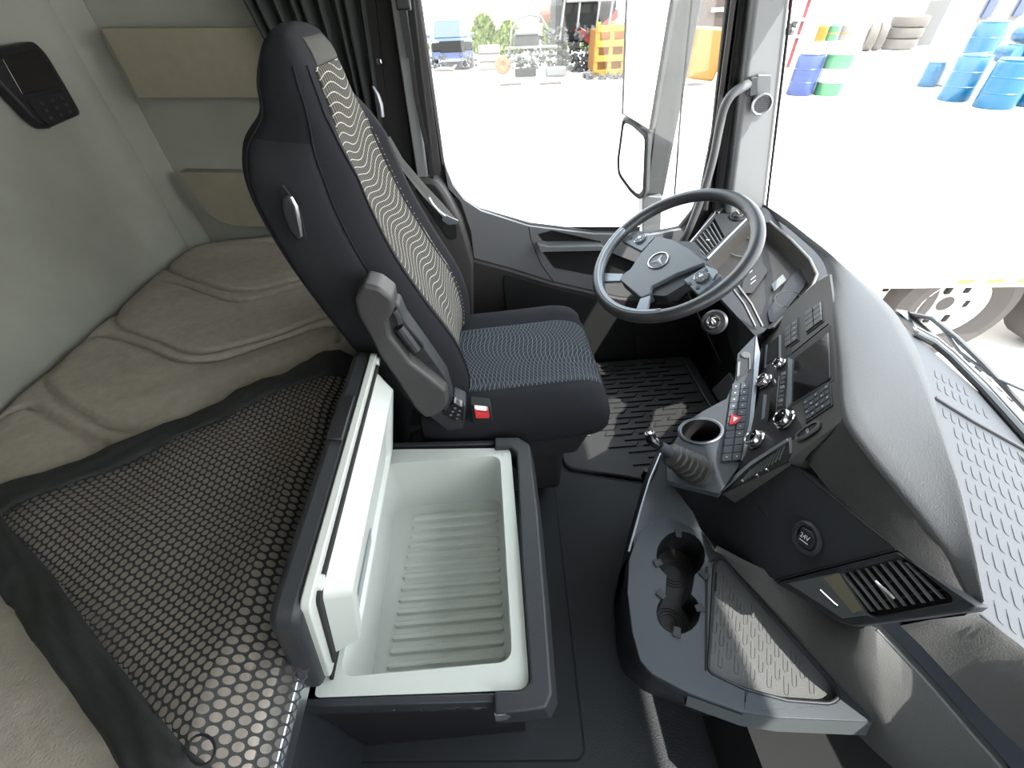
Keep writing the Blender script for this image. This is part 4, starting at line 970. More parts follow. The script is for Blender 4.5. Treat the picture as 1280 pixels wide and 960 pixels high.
# ---- instrument binnacle
ipl = plane(D(980, 277, .565), D(955, 413, .690), D(884, 325, .645)); inn_ = ipl[1]
def I_(a, b, u=0): return PP(a, b, ipl, u)
bz = [(936, 262), (955, 259), (980, 277), (1002, 296), (1024, 318), (1037, 340), (1022, 352), (955, 414), (944, 420), (900, 372), (870, 330), (858, 309), (893, 262), (905, 254), (925, 252)]
hole_ = rnd([I_(a, b) for a, b in [(938, 276), (962, 278), (1010, 325), (1020, 344), (1014, 358), (966, 411), (955, 411), (920, 368), (886, 326)]], .012)
vh = rnd([I_(a, b) for a, b in [(863, 306), (893, 272), (906, 296), (882, 320)]], .003)
bzl = MB().plate([[I_(a, b) for a, b in bz], hole_, vh], -inn_*.012).done('instrument_bezel', dk, dash, bev=.002)
dep = .045
rowa = hole_; rowb = [p-inn_*dep+(sum(hole_, V())/len(hole_)-p)*.10 for p in hole_]
MB().grid([rowa, rowb], closed=True).done('bezel_reveal', mat('binnacle reveal', (.030, .027, .025), .4), bzl, ang=60)
clu = MB().slab(rowb, -inn_*.004).done('instrument_cluster', mat('dark brown cluster face', (.016, .013, .012), .5), dash)
def I2(a, b, u=0): return PP(a, b, (ipl[0]-inn_*(dep-.003), inn_), u)
MB().slab(rnd([I2(a, b) for a, b in [(962, 404), (959, 390), (985, 350), (1000, 335), (1010, 345), (1005, 360), (970, 404)]], .008), inn_*.004).done('gauge_pod', blk, clu, bev=.002)
MB().slab([I2(a, b, .006) for a, b in [(964, 357), (978, 345), (982, 352), (967, 366)]], inn_*.0006).done('sticker', lgry, clu)
for q, r_ in (((930, 310), .05), ((985, 375), .035)):
    MB().lathe([(r_, 0), (r_, .003), (r_*.94, .004), (r_*.92, .002)], I2(*q, .001), inn_, 32, cap=False).done('dial_ring', gry, clu)
MB().slab(rnd([I2(a, b, .004) for a, b in [(930, 348), (952, 330), (960, 340), (940, 368), (925, 368)]], .006), inn_*.002).done('centre_display', mat('grey display', (.018, .018, .019), .6), clu)
for (x0_, y0_, x1_, y1_) in ((938, 352, 944, 347), (938, 357, 944, 352), (934, 345, 940, 340)):
    a, b = I2(x0_, y0_, .0065), I2(x1_, y1_, .0065); MB().tube([a, b], .0007, 5).done('display_symbol', wht, clu)
tubep = [I_(a, b, .004) for a, b in [(937, 271), (910, 298), (884, 325)]]
MB().tube(tubep, .004, 8).done('bezel_trim', silver, dash)
MB().tube([I_(a, b, .003) for a, b in [(962, 278), (990, 302), (1012, 325), (1021, 344), (1015, 359), (990, 385), (966, 411)]], .004, 8).done('bezel_edge', mat('bronze grey trim', (.13, .12, .105), .4), dash)
lvt = MB().slab([I_(a, b, -.02) for a, b in [(858, 306), (893, 268), (910, 296), (882, 325)]], -inn_*.003).done('air_vent', vblk, dash)
for i in range(7):
    t = (i+.5)/7; p = I_(865+28*t, 304-29*t, -.003); q = I_(880+25*t, 319-22*t, -.003); s = (q-p).cross(inn_).normalized()
    MB().slab([p-s*.0016, q-s*.0016, q+s*.0016, p+s*.0016], -inn_*.010).done('slat', gry, lvt)
MB().box(I_(885, 300, .0), (.010, .006, .005)).done('vent_tab', chrome, lvt, bev=.001)
MB().tube([I_(a, b, .003) for a, b in [(858, 309), (893, 268), (895, 262)]], .0022, 8).done('vent_edge', silver, lvt)
lk = MB().lathe([(0, 0), (.024, 0), (.026, .003), (.024, .006), (.018, .005), (.017, .009), (.014, .012), (0, .012)], I_(922, 271, .001), inn_, 28).done('light_switch', blk, dash)
MB().box(I_(922, 271, .015), (.028, .006, .004), Matrix.Rotation(.7, 3, 'Y')).done('switch_grip', chrome, lk, bev=.001)
MB().slab([I_(a, b, .006) for a, b in [(892, 263), (904, 254), (912, 255), (898, 268)]], -inn_*.01).done('vent_cap', gry, lvt, bev=.002)
# dark lower dash beneath bezel and column shroud
MB().slab([D(870, 335, .70), D(944, 421, .70), D(950, 445, .78), D(925, 470, 1.0), V((.90, 1.3, .30)), V((.90, 1.42, .6))], (.06, .02, -.02)).done('lower_dash', vblk, dash, bev=.004)
rows = []
for t, r_ in ((0, .050), (.3, .052), (.6, .052), (1, .05)):
    c = (wc-wn*.045).lerp(V((.70, 1.04, H-.86)), t); rows.append([c+e2*math.cos(a)*r_*1.25+wn*math.sin(a)*r_*.75 for a in np.linspace(0, 2*math.pi, 25)[:-1]])
cs_ = thing('column_shroud', 'dark plastic steering column shroud behind the steering wheel', 'shroud', rows[0][0])
MB().grid(rows, closed=True).add(rows[0], [tuple(range(24))]).done('shell', dk, cs_, ang=50)
kc = PP(893, 403, (V((.66, .93, H-.70)), V((-.7, -.5, .5)).normalized()))
kn = V((-.6, -.5, .6)).normalized()
ig = MB().lathe([(0, 0), (.034, 0), (.036, .004), (.030, .008), (.020, .006), (0, .006)], kc, kn, 28).done('ignition_surround', blk, cs_)
MB().lathe([(.013, .006), (.019, .008), (.019, .014), (.015, .015), (.013, .010)], kc, kn, 24, cap=False).done('ignition_ring', chrome, cs_)
MB().box(kc+kn*.016, (.006, .022, .012)).done('ignition_key', steel, cs_, bev=.002)
for off_ in (0, 9):
    MB().tube([PP(a, b, (V((.70, .93, H-.66)), V((-.5, -.6, .6)).normalized())) for a, b in [(912+off_, 356), (930+off_, 380), (944+off_, 408)]], .004, 8).done('shroud_rib', shelfm, cs_)
MB().tube([wc-wn*.05-e2*.05, wc-wn*.055-e2*.12+e1*.02, wc-wn*.05-e2*.17+e1*.04], [.007, .006, .008], 10).done('stalk', blk, cs_)
# console side going down to the floor
MB().slab([V((.63, .46, .12)), V((.93, .46, .12)), V((.93, .88, .12)), V((.85, .86, .12)), V((.66, .70, .12))], (0, 0, .40)).done('lower_console', vblk, dash, bev=.01)
MB().slab([V((.66, -.74, .1)), V((.93, -.74, .1)), V((.93, .45, .1)), V((.66, .45, .1))], (0, 0, .23)).done('lower_console', vblk, dash, bev=.01)

# ================================================================== OPEN TRAY CONSOLE WITH CUP HOLDERS
dT = .90; zT = H-dT
tc_ = thing('cup_holder_console', 'low grey console with twin cup holders and a rubber lined tray', 'console', D(870, 780, 1.19))
out = [(838, 646), (815, 652), (797, 668), (786, 700), (784, 740), (790, 790), (800, 826), (815, 843), (860, 866), (930, 891), (975, 898), (1090, 903), (1093, 897), (1040, 845), (990, 790), (940, 733), (905, 694), (880, 666), (860, 648)]
OT = [D(a, b, dT) for a, b in out]
def arc(cx_, cy_, rx_, ry_, a0, a1, n): return [(cx_+rx_*math.cos(rad(a0+(a1-a0)*i/n)), cy_+ry_*math.sin(rad(a0+(a1-a0)*i/n))) for i in range(n+1)]
chp = arc(851, 694, 30, 30, 55, -235, 16)[0:] + arc(848, 765, 27, 27, -125, -415, 16)
CH = [D(a, b, dT) for a, b in chp]
ins_ = rnd([D(a, b, dT) for a, b in [(892, 706), (899, 698), (908, 702), (1040, 850), (1052, 872), (1040, 881), (985, 877), (930, 862), (884, 840)]], .010)
MB().plate([OT, CH, ins_], (0, 0, -.012)).done('top_plate', shelfm, tc_, bev=.003)
cm = sum(CH, V())/len(CH)
wl = [p+V((0, 0, -.075))+(cm-p)*.06 for p in CH]
tri = tessellate_polygon([wl])
cw = MB().grid([CH, wl], closed=True).add(wl, [tuple(t) for t in tri]).done('cup_wells', blk, tc_, ang=50)
for cx_, cy_, r_ in ((851, 697, .032), (847, 762, .030)):
    c = D(cx_, cy_, dT)+V((0, 0, 0)); c.z = zT-.0745
    for k in (1, .8, .6): MB().tube(circ(c, (0, 0, 1), r_*k, ref=(1, 0, 0)), .0012, 6, closed=True).done('well_ring', dk, cw)
for q, an in (((848, 667), -80), ((822, 704), 170), ((880, 719), 20), ((826, 743), 200), ((875, 760), 0), ((846, 791), 95)):
    c = D(q[0], q[1], dT-.001); n_ = (c-cm); n_.z = 0; 
    cen = D(851, 694, dT) if q[1] < 730 else D(848, 765, dT); n_ = (c-cen); n_.z = 0; n_.normalize(); s = V((-n_.y, n_.x, 0))
    MB().slab([c+n_*.008+s*.008, c+n_*.008-s*.008, c-n_*.010-s*.006, c-n_*.010+s*.006], (0, 0, .003)).done('grip_tab', dk, tc_, bev=.001)
ic = sum(ins_, V())/len(ins_)
lo = [p+V((0, 0, -.012))+(ic-p)*.03 for p in ins_]
MB().grid([ins_, lo], closed=True).done('tray_wall', shelfm, tc_, ang=50)
lin_ = MB().slab(lo, (0, 0, -.003)).done('tray_liner', trayribm, tc_)
MB().tube([p+(ic-p)*.02 for p in ins_], .0025, 8, closed=True).done('tray_bead', dk, tc_)
# embossed slots in the liner
inpoly = [(p.x, p.y) for p in [q+(ic-q)*.10 for q in ins_]]
first = None
xs0, ys0 = min(p[0] for p in inpoly), min(p[1] for p in inpoly)
lv1 = (D(950, 750, dT)-D(950, 810, dT)).normalized(); lv1p = V((-lv1.y, lv1.x, 0))
for i in range(-20, 30):
    for j in range(-8, 16):
        lp_ = V((ic.x, ic.y, 0))+lv1p*(i*.0135)+lv1*(j*.037+(.0185 if i % 2 else 0)); x, y = lp_.x, lp_.y
        if not (inside(x-lv1.x*.016, y-lv1.y*.016, inpoly) and inside(x+lv1.x*.016, y+lv1.y*.016, inpoly)): continue
        if first is None:
            pts = [V((-.0035, .015, 0)), V((-.0035, -.010, 0)), V((-.0025, -.0130, 0)), V((0, -.0142, 0)), V((.0025, -.0130, 0)), V((.0035, -.010, 0)), V((.0035, .006, 0))]
            first = MB().tube(pts, [.0004]+[.0009]*5+[.0004], 5).done('embossed_loop', trayribm, lin_, ang=180); lv2 = D(950, 750, dT)-D(950, 810, dT); first.data.transform(Matrix.Rotation(math.atan2(lv2.y, lv2.x)-math.pi/2, 4, 'Z') @ Matrix.Translation(off(lin_))); o = first
        else: o = first.copy(); C.objects.link(o)
        o.location = V((x, y, zT-.0118))-off(lin_)
MB().tube([D(876+18, 716, dT+.006), D(893, 728, dT+.006), D(893, 738, dT+.006)], .004, 8).done('tray_notch', vblk, tc_)
MB().slab([D(a, b, dT-.001) for a, b in [(882, 708), (885, 708), (884, 838), (881, 838)]], (0, 0, -.003)).done('plate_joint', vblk, tc_)
# wall to the floor
base_px = [(862, 600), (840, 600), (815, 612), (800, 640), (786, 680), (775, 720), (768, 761), (772, 815), (781, 844), (815, 868), (864, 890), (920, 908), (935, 913)]
top_i = [0, 0, 1, 2, 3, 4, 5, 6, 7, 7, 8, 9, 9]
rows = []
for (a, b), i in zip(base_px, top_i):
    t_ = OT[i]; g_ = D(a, b, 1.19)
    rows.append([t_+V((0, 0, -.001)), t_+V((-.002, -.002, -.006)), t_+V((0, 0, -.05))*1+(g_-t_)*.05, t_.lerp(g_, .6), g_])
MB().grid(rows).done('side_wall', dk, tc_, ang=60)
# front lip, step and handle below it
lip = [OT[9], OT[10], OT[11], OT[12]]
MB().grid([[p for p in (OT[8], OT[9], OT[10], OT[11])], [p+V((.0, -.012, -.035)) for p in (OT[8], OT[9], OT[10], OT[11])], [p+V((0, .03, -.04)) for p in (OT[8], OT[9], OT[10], OT[11])]]).done('front_lip', mat('sun toned lip plastic', (.075, .082, .085), .45), tc_, ang=40)  # same plastic as the top plate; sunlight on the lip put into its colour
MB().slab([D(940, 912, 1.0), D(1095, 915, 1.0), D(1110, 1000, 1.0), D(1060, 960, 1.0), D(1000, 935, 1.0), D(955, 960, 1.0)], (0, 0, -.19)).done('lower_step', mat('lower step plastic', (.12, .12, .11), .6), tc_, bev=.006)
MB().tube([D(1004, 921, .985), D(1044, 924, .985)], .003, 8).done('latch', steel, tc_)
MB().slab([V((.40, .0, .1)), V((.62, .0, .1)), V((.62, .42, .1)), V((.40, .42, .1))], (0, 0, .22)).done('inner_box', vblk, tc_)
# wing rising to the shelf
rows = [[D(820, 566, .90), D(833, 575, .86), D(838, 603, .84), D(852, 622, .85)], [D(806, 615, .90), D(822, 618, .885), D(842, 628, .875), D(866, 640, .875)], [D(797, 650, .905), D(815, 648, .90), D(840, 644, .897), D(876, 662, .895)], [D(790, 690, .905), D(800, 668, .902), D(838, 648, .900), D(882, 668, .899)]]
MB().grid(rows).done('wing', shelfm, tc_, ang=180)
MB().tube([D(826, 567, .88), D(812, 600, .895), D(800, 640, .905), D(786, 690, .91)], .003, 8).done('wing_edge', silver, tc_)
rows = [[p.copy(), p+V((-.01, 0, -.10)), V((p.x, p.y, .09))] for p in [D(820, 566, .90), D(806, 615, .90), D(797, 650, .905), D(788, 690, .905)]]
MB().grid(rows).done('wing_side', dk, tc_, ang=60)
MB().tube([D(808, 588, .98), D(806, 594, 1.0), D(807, 604, 1.02)], [.006, .010, .008], 10).done('hook', blk, tc_)

# ================================================================== OUTSIDE THE CAB
wp_ = thing('windscreen_wiper', 'silver edged windscreen wiper resting outside the glass', 'wiper', PX(1200, 430, 1.13))
zdep = 1.13
MB().tube([PX(a, b, zdep) for a, b in [(1120, 391), (1140, 393), (1165, 398), (1195, 422), (1230, 456), (1290, 520)]], .006, 8).done('arm', gry, wp_)
MB().tube([PX(a, b, zdep) for a, b in [(1122, 393), (1165, 423), (1210, 462), (1260, 502)]], .0035, 8).done('blade', silver, wp_)
MB().tube([PX(a, b, zdep+.005) for a, b in [(1126, 392), (1150, 412), (1190, 444), (1230, 482), (1262, 508)]], .003, 8).done('blade_spine', blk, wp_)
MB().tube([PX(a, b, zdep) for a, b in [(1170, 400), (1185, 420), (1200, 440), (1240, 470), (1290, 492)]], .004, 8).done('linkage', silver, wp_)
for i in range(5):
    a = PX(1205+i*13, 446+i*12.5, zdep); b = PX(1213+i*13, 453+i*12.5, zdep)
    MB().tube([a, b], .0035, 6).done('vertebra', lgry, wp_)
MB().tube([PX(a, b, zdep) for a, b in [(1122, 391), (1130, 396), (1150, 400)]], .005, 8).done('pivot', dk, wp_)

sm = thing('side_mirror', 'tall grey side mirror with two mirror glasses outside the driver window', 'mirror', PY(820, 200, 1.85))
def MY(a, b, y): return PY(a, b, y)
zt_ = 1.78
def strip(l0, l1, r0, r1, y0, y1):
    a, b, c, d = MY(*l0, y0), MY(*l1, y0), MY(*r0, y1), MY(*r1, y1)
    return [ext(b, a, zt_), ext(d, c, zt_), d, b]
hs = strip((838, 0), (808, 244), (878, 0), (829, 247), 1.85, 1.95)
MB().slab(hs, (.02, .16, 0)).done('housing', mat('mirror housing', (.022, .023, .024), .6, spec=.2), sm, bev=.012, seg=3)
mpl = (PY(812, 100, 1.85), V((-.85, -.53, 0)).normalized()); mn = mpl[1]
ba, bb_, bc_, bd_ = PP(784, 0, mpl), PP(779, 142, mpl), PP(840, 0, mpl), PP(813, 162, mpl)
big = [ext(bb_, ba, zt_), ext(bd_, bc_, zt_), bd_, bb_]
MB().slab(big, -mn*.03).done('upper_back', dk, sm, bev=.004)
MB().slab([p+mn*.003 for p in big], mn*.001).done('upper_glass', mirr, sm)
MB().tube([p for p in big], .007, 8, closed=True).done('glass_edge', vblk, sm)
sml = rnd([PP(a, b, mpl) for a, b in [(780, 146), (790, 150), (809, 167), (806, 242), (800, 248), (790, 240), (774, 218), (773, 200)]], .02)
MB().slab(sml, -mn*.03).done('lower_back', dk, sm, bev=.006)
MB().tube(sml, .006, 8, closed=True).done('glass_edge', vblk, sm)
cs2 = sum(sml, V())/len(sml)
MB().slab([cs2+(p-cs2)*.88+mn*.003 for p in sml], mn*.001).done('lower_glass', mirr, sm)
MB().slab([MY(a, b, 1.88) for a, b in [(803, 244), (828, 246), (826, 292), (803, 292)]], (.01, .10, 0)).done('arm', gry, sm, bev=.006)
MB().tube([ext(MY(851, 140, 1.9), MY(865, 0, 1.9), zt_), MY(851, 140, 1.9), MY(843, 247, 1.9)], .004, 8).done('housing_joint', vblk, sm)

ZG = H-2.5
gd = MB().box((0, 30, ZG-.05), (400, 400, .1)).done('ground', mat('pale dusty yard', (.50, .46, .42), .95, mott=.08, mscale=.6), smooth=False); struct(gd)
def G(px, py): return D(px, py, 2.5)
def rotz(a): return Matrix.Rotation(a, 3, 'Z')
# a car seen head on
def car(c, yaw, wd, ln, ht, m, label):
    t = thing('car', label, 'car', c); M3 = rotz(yaw)
    def q(x, y, z): return V(c)+M3 @ V((x*wd/2, y*ln, z*ht))
    def loft(secs): return MB().grid([[q(*p) for p in s] for s in secs], closed=True)
    prof = [(-1, .28), (-1, .55), (-.9, .62), (.9, .62), (1, .55), (1, .28)]
    secs = [[(x*.92, y_, z*k) for x, z in prof] for y_, k in ((.03, .88), (.10, .96))]+[[(x, y_, z*k) for x, z in prof] for y_, k in ((.22, 1.0), (.30, 1.04), (.95, 1.04), (1, .9))]
    mb = loft(secs); mb.add([q(*p) for p in secs[0]], [tuple(range(6))]); mb.add([q(*p) for p in secs[-1]], [tuple(range(6))]); mb.done('body', m, t, bev=.03)
    cab = [[(-.86, .30, .62), (.86, .30, .62), (.90, .95, .64), (-.90, .95, .64)], [(-.68, .42, .985), (.68, .42, .985), (.68, .85, .98), (-.68, .85, .98)]]
    loft(cab).add([q(*p) for p in cab[1]], [(0, 1, 2, 3)]).done('cabin', m, t, bev=.04)
    MB().slab([q(-.78, .305, .65), q(.78, .305, .65), q(.62, .405, .95), q(-.62, .405, .95)], q(0, -.006, .0)-q(0, 0, 0)).done('windscreen', mat('car glass', (.07, .085, .09), .2), t)
    for s in (-1, 1):
        MB().box(q(s*1.05, .34, .68), (.16, .12, .14), M3).done('door_mirror', m, t, bev=.03)
        for y_ in (.2, .8):
            cw_ = q(s*.86, y_, .21); MB().lathe([(0, -.11), (.22, -.11), (.34, -.10), (.36, -.04), (.36, .06), (.33, .11), (.20, .11), (.18, .06), (0, .06)], cw_, M3 @ V((1, 0, 0)), 20).done('wheel', rubm, t)
    return t, q
c = G(568, 90); bluem = mat('blue car paint', (.025, .055, .19), .25, coat=1)
t, q = car(c+V((0, .3, 0)), rad(3), 2.0, 4.6, 1.80, bluem, 'blue damaged car without front bumper parked in the yard')
MB().box(q(0, .025, .50), (1.15, .10, .42)).done('radiator_opening', vblk, t, bev=.02)
for s in (-1, 1):
    MB().box(q(s*.74, .03, .50), (.36, .14, .34)).done('lamp_opening', vblk, t, bev=.05)
rng = random.Random(5)
def junk(c, sx_, sy_, sz_, n_, m, nm, par, seed, s0=.1):
    r = random.Random(seed); mb = MB()
    for i in range(n_):
        p = V(c)+V((r.uniform(-sx_, sx_), r.uniform(-sy_, sy_), r.uniform(0, sz_)))
        mb.box(p, (r.uniform(.3, 1.6)*s0, r.uniform(.3, 1.2)*s0, r.uniform(.3, 1.4)*s0), Matrix.Rotation(r.uniform(0, 3), 3, V((r.random(), r.random(), r.random()+.1)).normalized()))
    o = mb.done(nm, m, par, smooth=False); tag(o, None, kind='stuff'); return o
junk(q(-.7, .0, .08), .35, .2, .45, 40, gry, 'broken_part', t, 1); junk(q(.7, .0, .08), .35, .2, .45, 40, gry, 'broken_part', t, 2)
o = thing('scrap_bumper', 'broken pale bumper lying before the blue car', 'car part', q(-.4, -.10, 0))
MB().tube([q(-.95, -.08, .06), q(-.6, -.12, .09), (q(-.1, -.12, .07)), q(.1, -.08, .14)], [.05, .09, .09, .05], 8).done('bumper', mat('pale scrap plastic', (.15, .135, .12), .5), o)
# stripped vehicle front
c = G(664, 97); t = thing('wrecked_car', 'stripped car front end with a bare hoop over its engine', 'wreck', c+V((0, .6, 0)))
def wq(x, y, z): return c+V((x, y, z))
frm = mat('wreck metal grey', (.05, .05, .05), .6, 0); rust = mat('rusty orange', (.16, .07, .03), .6)
MB().tube([wq(-.75, .6, 1.0), wq(-.72, .6, 1.5), wq(-.45, .65, 1.85), wq(0, .7, 1.95), wq(.45, .65, 1.88), wq(.72, .6, 1.5), wq(.78, .6, 1.0)], .05, 8).done('roof_hoop', mat('pale hoop', (.10, .10, .09), .5), t)
MB().box(wq(-.15, .4, 1.15), (1.0, .5, .45)).done('engine', mat('engine black', (.02, .02, .02), .5), t, bev=.05)
MB().box(wq(-.15, .2, 1.45), (.9, .5, .16)).done('engine_cover', gry, t, bev=.04)
for z_ in (.55, .75, .98): MB().box(wq(0, .1, z_), (2.1, .10, .09)).done('cross_beam', mat('pale beam', (.12, .12, .11), .5), t, bev=.02)
junk(wq(0, .15, .3), .95, .2, .7, 130, frm, 'engine_part', t, 3); junk(wq(.2, .4, .9), .6, .2, .6, 60, frm, 'hose', t, 4, .08)
MB().lathe([(0, -.1), (.30, -.1), (.33, .0), (.30, .1), (.15, .12), (0, .05)], wq(-1.15, .1, .45), (0, -1, 0), 18).done('brake_hub', rust, t)
MB().box(wq(1.0, -.1, .18), (.85, .3, .34)).done('tank', gry, t, bev=.08)
MB().box(wq(-.25, -.15, .2), (.85, .3, .28)).done('radiator', vblk, t, bev=.03)
for x_ in (-.35, .45):
    o = MB().box(G(660+x_*30, 106)+V((x_, 0, .03)), (.8, .25, .06)).done('timber_block', mat('dark timber', (.05, .04, .035), .8), smooth=False)
    tag(o, 'dark flat block on the ground before the stripped car, '+('left' if x_ < 0 else 'right')+' one of two', 'block', 'blocks before the wreck')
for k in range(3):
    o = MB().slab(rnd([c+V((-2.1, 3, .0+k*.30)), c+V((-1.1, 3, .0+k*.30)), c+V((-1.1, 3.6, .0+k*.30)), c+V((-2.1, 3.6, .0+k*.30))], .1), (0, 0, .295)).done('car_shell', mat('pale shell paint', (.14, .13, .125), .4), bev=.06)
    tag(o, ['lowest', 'middle', 'topmost'][k]+' pale body shell stacked left of the stripped car', 'car part', 'stacked body shells')
# red lorry cab, doors gone
c = G(735, 92); c = c+V((0, 1.0, 0)); t = thing('lorry_cab', 'broken red lorry cab with open dark front seen through the driver window', 'lorry', c)
redm = mat('faded red paint', (.17, .022, .02), .4)
def lq(x, y, z): return c+V((x, y, z))
MB().box(lq(0, 1.1, 2.0), (2.5, 1.8, 2.1)).done('cab_body', vblk, t, bev=.08)
MB().slab([lq(-1.35, -.1, 2.75), lq(1.35, -.1, 2.62), lq(1.3, .1, 4.2), lq(-1.25, .1, 4.2)], (0, 1.9, 0)).done('roof', redm, t, bev=.12)
MB().slab([lq(-.5, -.1, 1.35), lq(.2, -.1, .85), (lq(.75, -.1, 1.25)), lq(1.3, -.1, 1.75), lq(1.25, -.1, 2.0), lq(.6, -.1, 1.5), lq(.1, -.1, 1.3), lq(-.4, -.1, 1.55)], (0, .2, 0)).done('front_panel', redm, t, bev=.03)
for x0, x1 in ((-1.15, -.95), (-.45, -.35), (.35, .45), (.85, 1.0)):
    MB().slab([lq(x0, -.12, 1.1), lq(x0+.08, -.12, 1.1), lq(x1+.08, -.12, 2.7), lq(x1, -.12, 2.7)], (0, .1, 0)).done('post', mat('pale post', (.14, .14, .14), .4), t)
MB().box(lq(.1, -.1, 2.35), (2.0, .1, .22)).done('dash_rail', mat('pale post', (.14, .14, .14), .4), t, bev=.03)
MB().lathe([(0, -.2), (.36, -.2), (.40, .2), (.30, .25), (0, .2)], lq(-1.75, .3, 2.0), (1, 0, 0), 18).done('lamp_drum', mat('salmon drum', (.18, .08, .06), .5), t)
junk(lq(-.6, .0, .1), 1.0, .3, 1.4, 150, frm, 'chassis_part', t, 6, .14); junk(lq(.2, -.2, .05), 1.0, .3, .5, 90, frm, 'scrap_part', t, 7, .12)
for x_ in (-.9, .6): MB().lathe([(0, -.2), (.45, -.2), (.5, -.1), (.5, .1), (.45, .2), (0, .2)], lq(x_, .8, .5), (1, 0, 0), 20).done('wheel', rubm, t)
# yellow crate frame
c = G(768, 96); t = thing('yellow_crate', 'bright yellow slatted metal crate beside the red lorry cab', 'crate', c)
yel = mat('bright yellow paint', (.24, .125, .008), .4)
for z_ in (.15, .6, 1.05, 1.5): MB().box(c+V((0, 0, z_)), (1.7, .06, .20)).done('crate_slat', yel, t, bev=.01)
for x_ in (-.8, -.25, .3, .8): MB().box(c+V((x_, 0.04, .85)), (.16, .06, 1.7)).done('crate_post', yel, t, bev=.01)
MB().box(c+V((0, .9, .8)), (1.6, 1.2, 1.3)).done('crate_load', mat('amber load', (.18, .07, .008), .6), t, bev=.03)
junk(c+V((0, -.4, 0)), 1.2, .4, .15, 50, frm, 'scrap_part', t, 9, .12)
# orange bin and shed seen past the mirror
c = G(878, 108); t = thing('orange_loader_bucket', 'orange loader bucket between the mirror and the windscreen pillar', 'bucket', c)
MB().slab([c+V((-.65, 0, .25)), c+V((.35, 0, .1)), c+V((.75, 0, 1.5)), c+V((-.45, 0, 1.6))], (0, .9, 0)).done('bucket', mat('orange paint', (.20, .085, .01), .4), t, bev=.08)
junk(c+V((1.0, -.2, 0)), .6, .3, .5, 50, frm, 'scrap_part', t, 10, .12)
c = PY(896, 40, 34); t = thing('shed', 'brown shed with an orange roof panel behind the loader bucket', 'shed', V((c.x, 34, ZG)))
MB().box((c.x+.6, 35, ZG+2.0), (3.4, 2, 4.0)).done('wall', mat('brown shed boards', (.05, .036, .03), .8), t)
MB().box((c.x-.4, 33.9, ZG+3.2), (1.6, .1, 1.2)).done('orange_panel', mat('orange panel', (.17, .06, .03), .6), t)
MB().box((c.x+.6, 33.9, ZG+1.5), (2.6, .1, .2)).done('ledge', mat('pale ledge', (.6, .55, .5), .6), t)
# grass bank behind the vehicles
def bush(c, sx_, sy_, sz_, n_, m, label, seed, name='bush', cat='bush', group=None):
    r = random.Random(seed); mb = MB()
    for i in range(n_):
        a, b = r.uniform(0, 6.283), r.uniform(.05, 1.5); k = r.uniform(.75, 1)
        p = V(c)+V((sx_*math.cos(a)*math.cos(b)*k, sy_*math.sin(a)*math.cos(b)*k, sz_*math.sin(b)*k)); s = r.uniform(.06, .16)*max(sz_, .6)
        d = V((r.uniform(-1, 1), r.uniform(-1, 1), r.uniform(.2, 1.4))).normalized(); e = d.cross(V((r.random(), r.random(), .3))).normalized()
        mb.add([p-e*s*.4, p+d*s, p+e*s*.4, p-d*s*.6], [(0, 1, 2), (0, 2, 3)])
    o = mb.done('leaves', m, None, smooth=False); t = thing(name, label, cat, c, group); o.data.transform(Matrix.Translation(-V(c))); o.parent = t; tag(o, None, kind='stuff')
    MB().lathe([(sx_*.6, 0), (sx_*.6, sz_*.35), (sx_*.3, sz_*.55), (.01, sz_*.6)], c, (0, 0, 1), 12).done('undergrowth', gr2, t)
gr2 = mat('mid green foliage', (.06, .10, .03), .8); grn = mat('sunlit lime foliage', (.12, .16, .03), .8); gr2 = mat('mid green foliage', (.06, .10, .03), .8)  # lime is the even colour of the leaves
for i, (px, h_, lb) in enumerate([(516, 1.7, 'lime green bush left of the blue car'), (606, 1.8, 'lime green bush right of the blue car'), (636, 1.5, 'lime green bush between the blue car and the stripped car'), (700, 1.9, 'lime green bush behind the stripped car hoop'), (745, 1.9, 'lime green bush behind the red lorry cab')]):
    bush(V((PY(px, 60, 31).x, 31+.9*(i % 2)*2, ZG)), .95, .7, h_, 1100, grn, lb, 20+i, group='bushes behind the yard')
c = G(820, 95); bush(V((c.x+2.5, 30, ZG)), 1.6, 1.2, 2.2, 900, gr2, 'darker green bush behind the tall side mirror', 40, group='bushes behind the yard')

# drums
def drum(c, r, h, m, label, band=None, tilt=None):
    t = thing('drum', label, 'drum', c, 'plastic and steel drums in the yard'); A = V((0, 0, 1)) if tilt is None else V(tilt).normalized()
    if band is None:
        MB().lathe([(0, 0), (r*.96, 0), (r, .03), (r, h*.32), (r*1.03, h*.335), (r, h*.35), (r, h*.65), (r*1.03, h*.665), (r, h*.68), (r, h-.05), (r*.92, h), (0, h)], c, A, 24).done('barrel', m, t)
        MB().lathe([(r*.93, h-.01), (r*.97, h+.01), (r*.93, h+.025), (r*.86, h+.01)], c, A, 24).done('rim', m, t)
    else:
        MB().lathe([(0, 0), (r, 0), (r, h*.33)], c, A, 24).done('lower_band', m, t)
        MB().lathe([(r, h*.33), (r*1.02, h*.34), (r, h*.36), (r, h*.66)], c, A, 24).done('white_band', band, t)
        MB().lathe([(r, h*.66), (r*1.02, h*.67), (r, h*.69), (r, h), (0, h)], c, A, 24).done('upper_band', m, t)
bl1 = mat('royal blue drum', (.03, .05, .15), .35); bl2 = mat('bright blue drum', (.007, .085, .17), .3); grd = mat('green drum', (.03, .14, .06), .4); whd = mat('white drum band', (.8, .8, .8), .4)
drum(G(998, 118), .36, .98, bl1, 'royal blue drum nearest the windscreen pillar')
drum(G(1032, 118), .36, .98, grd, 'green and white banded drum', whd)
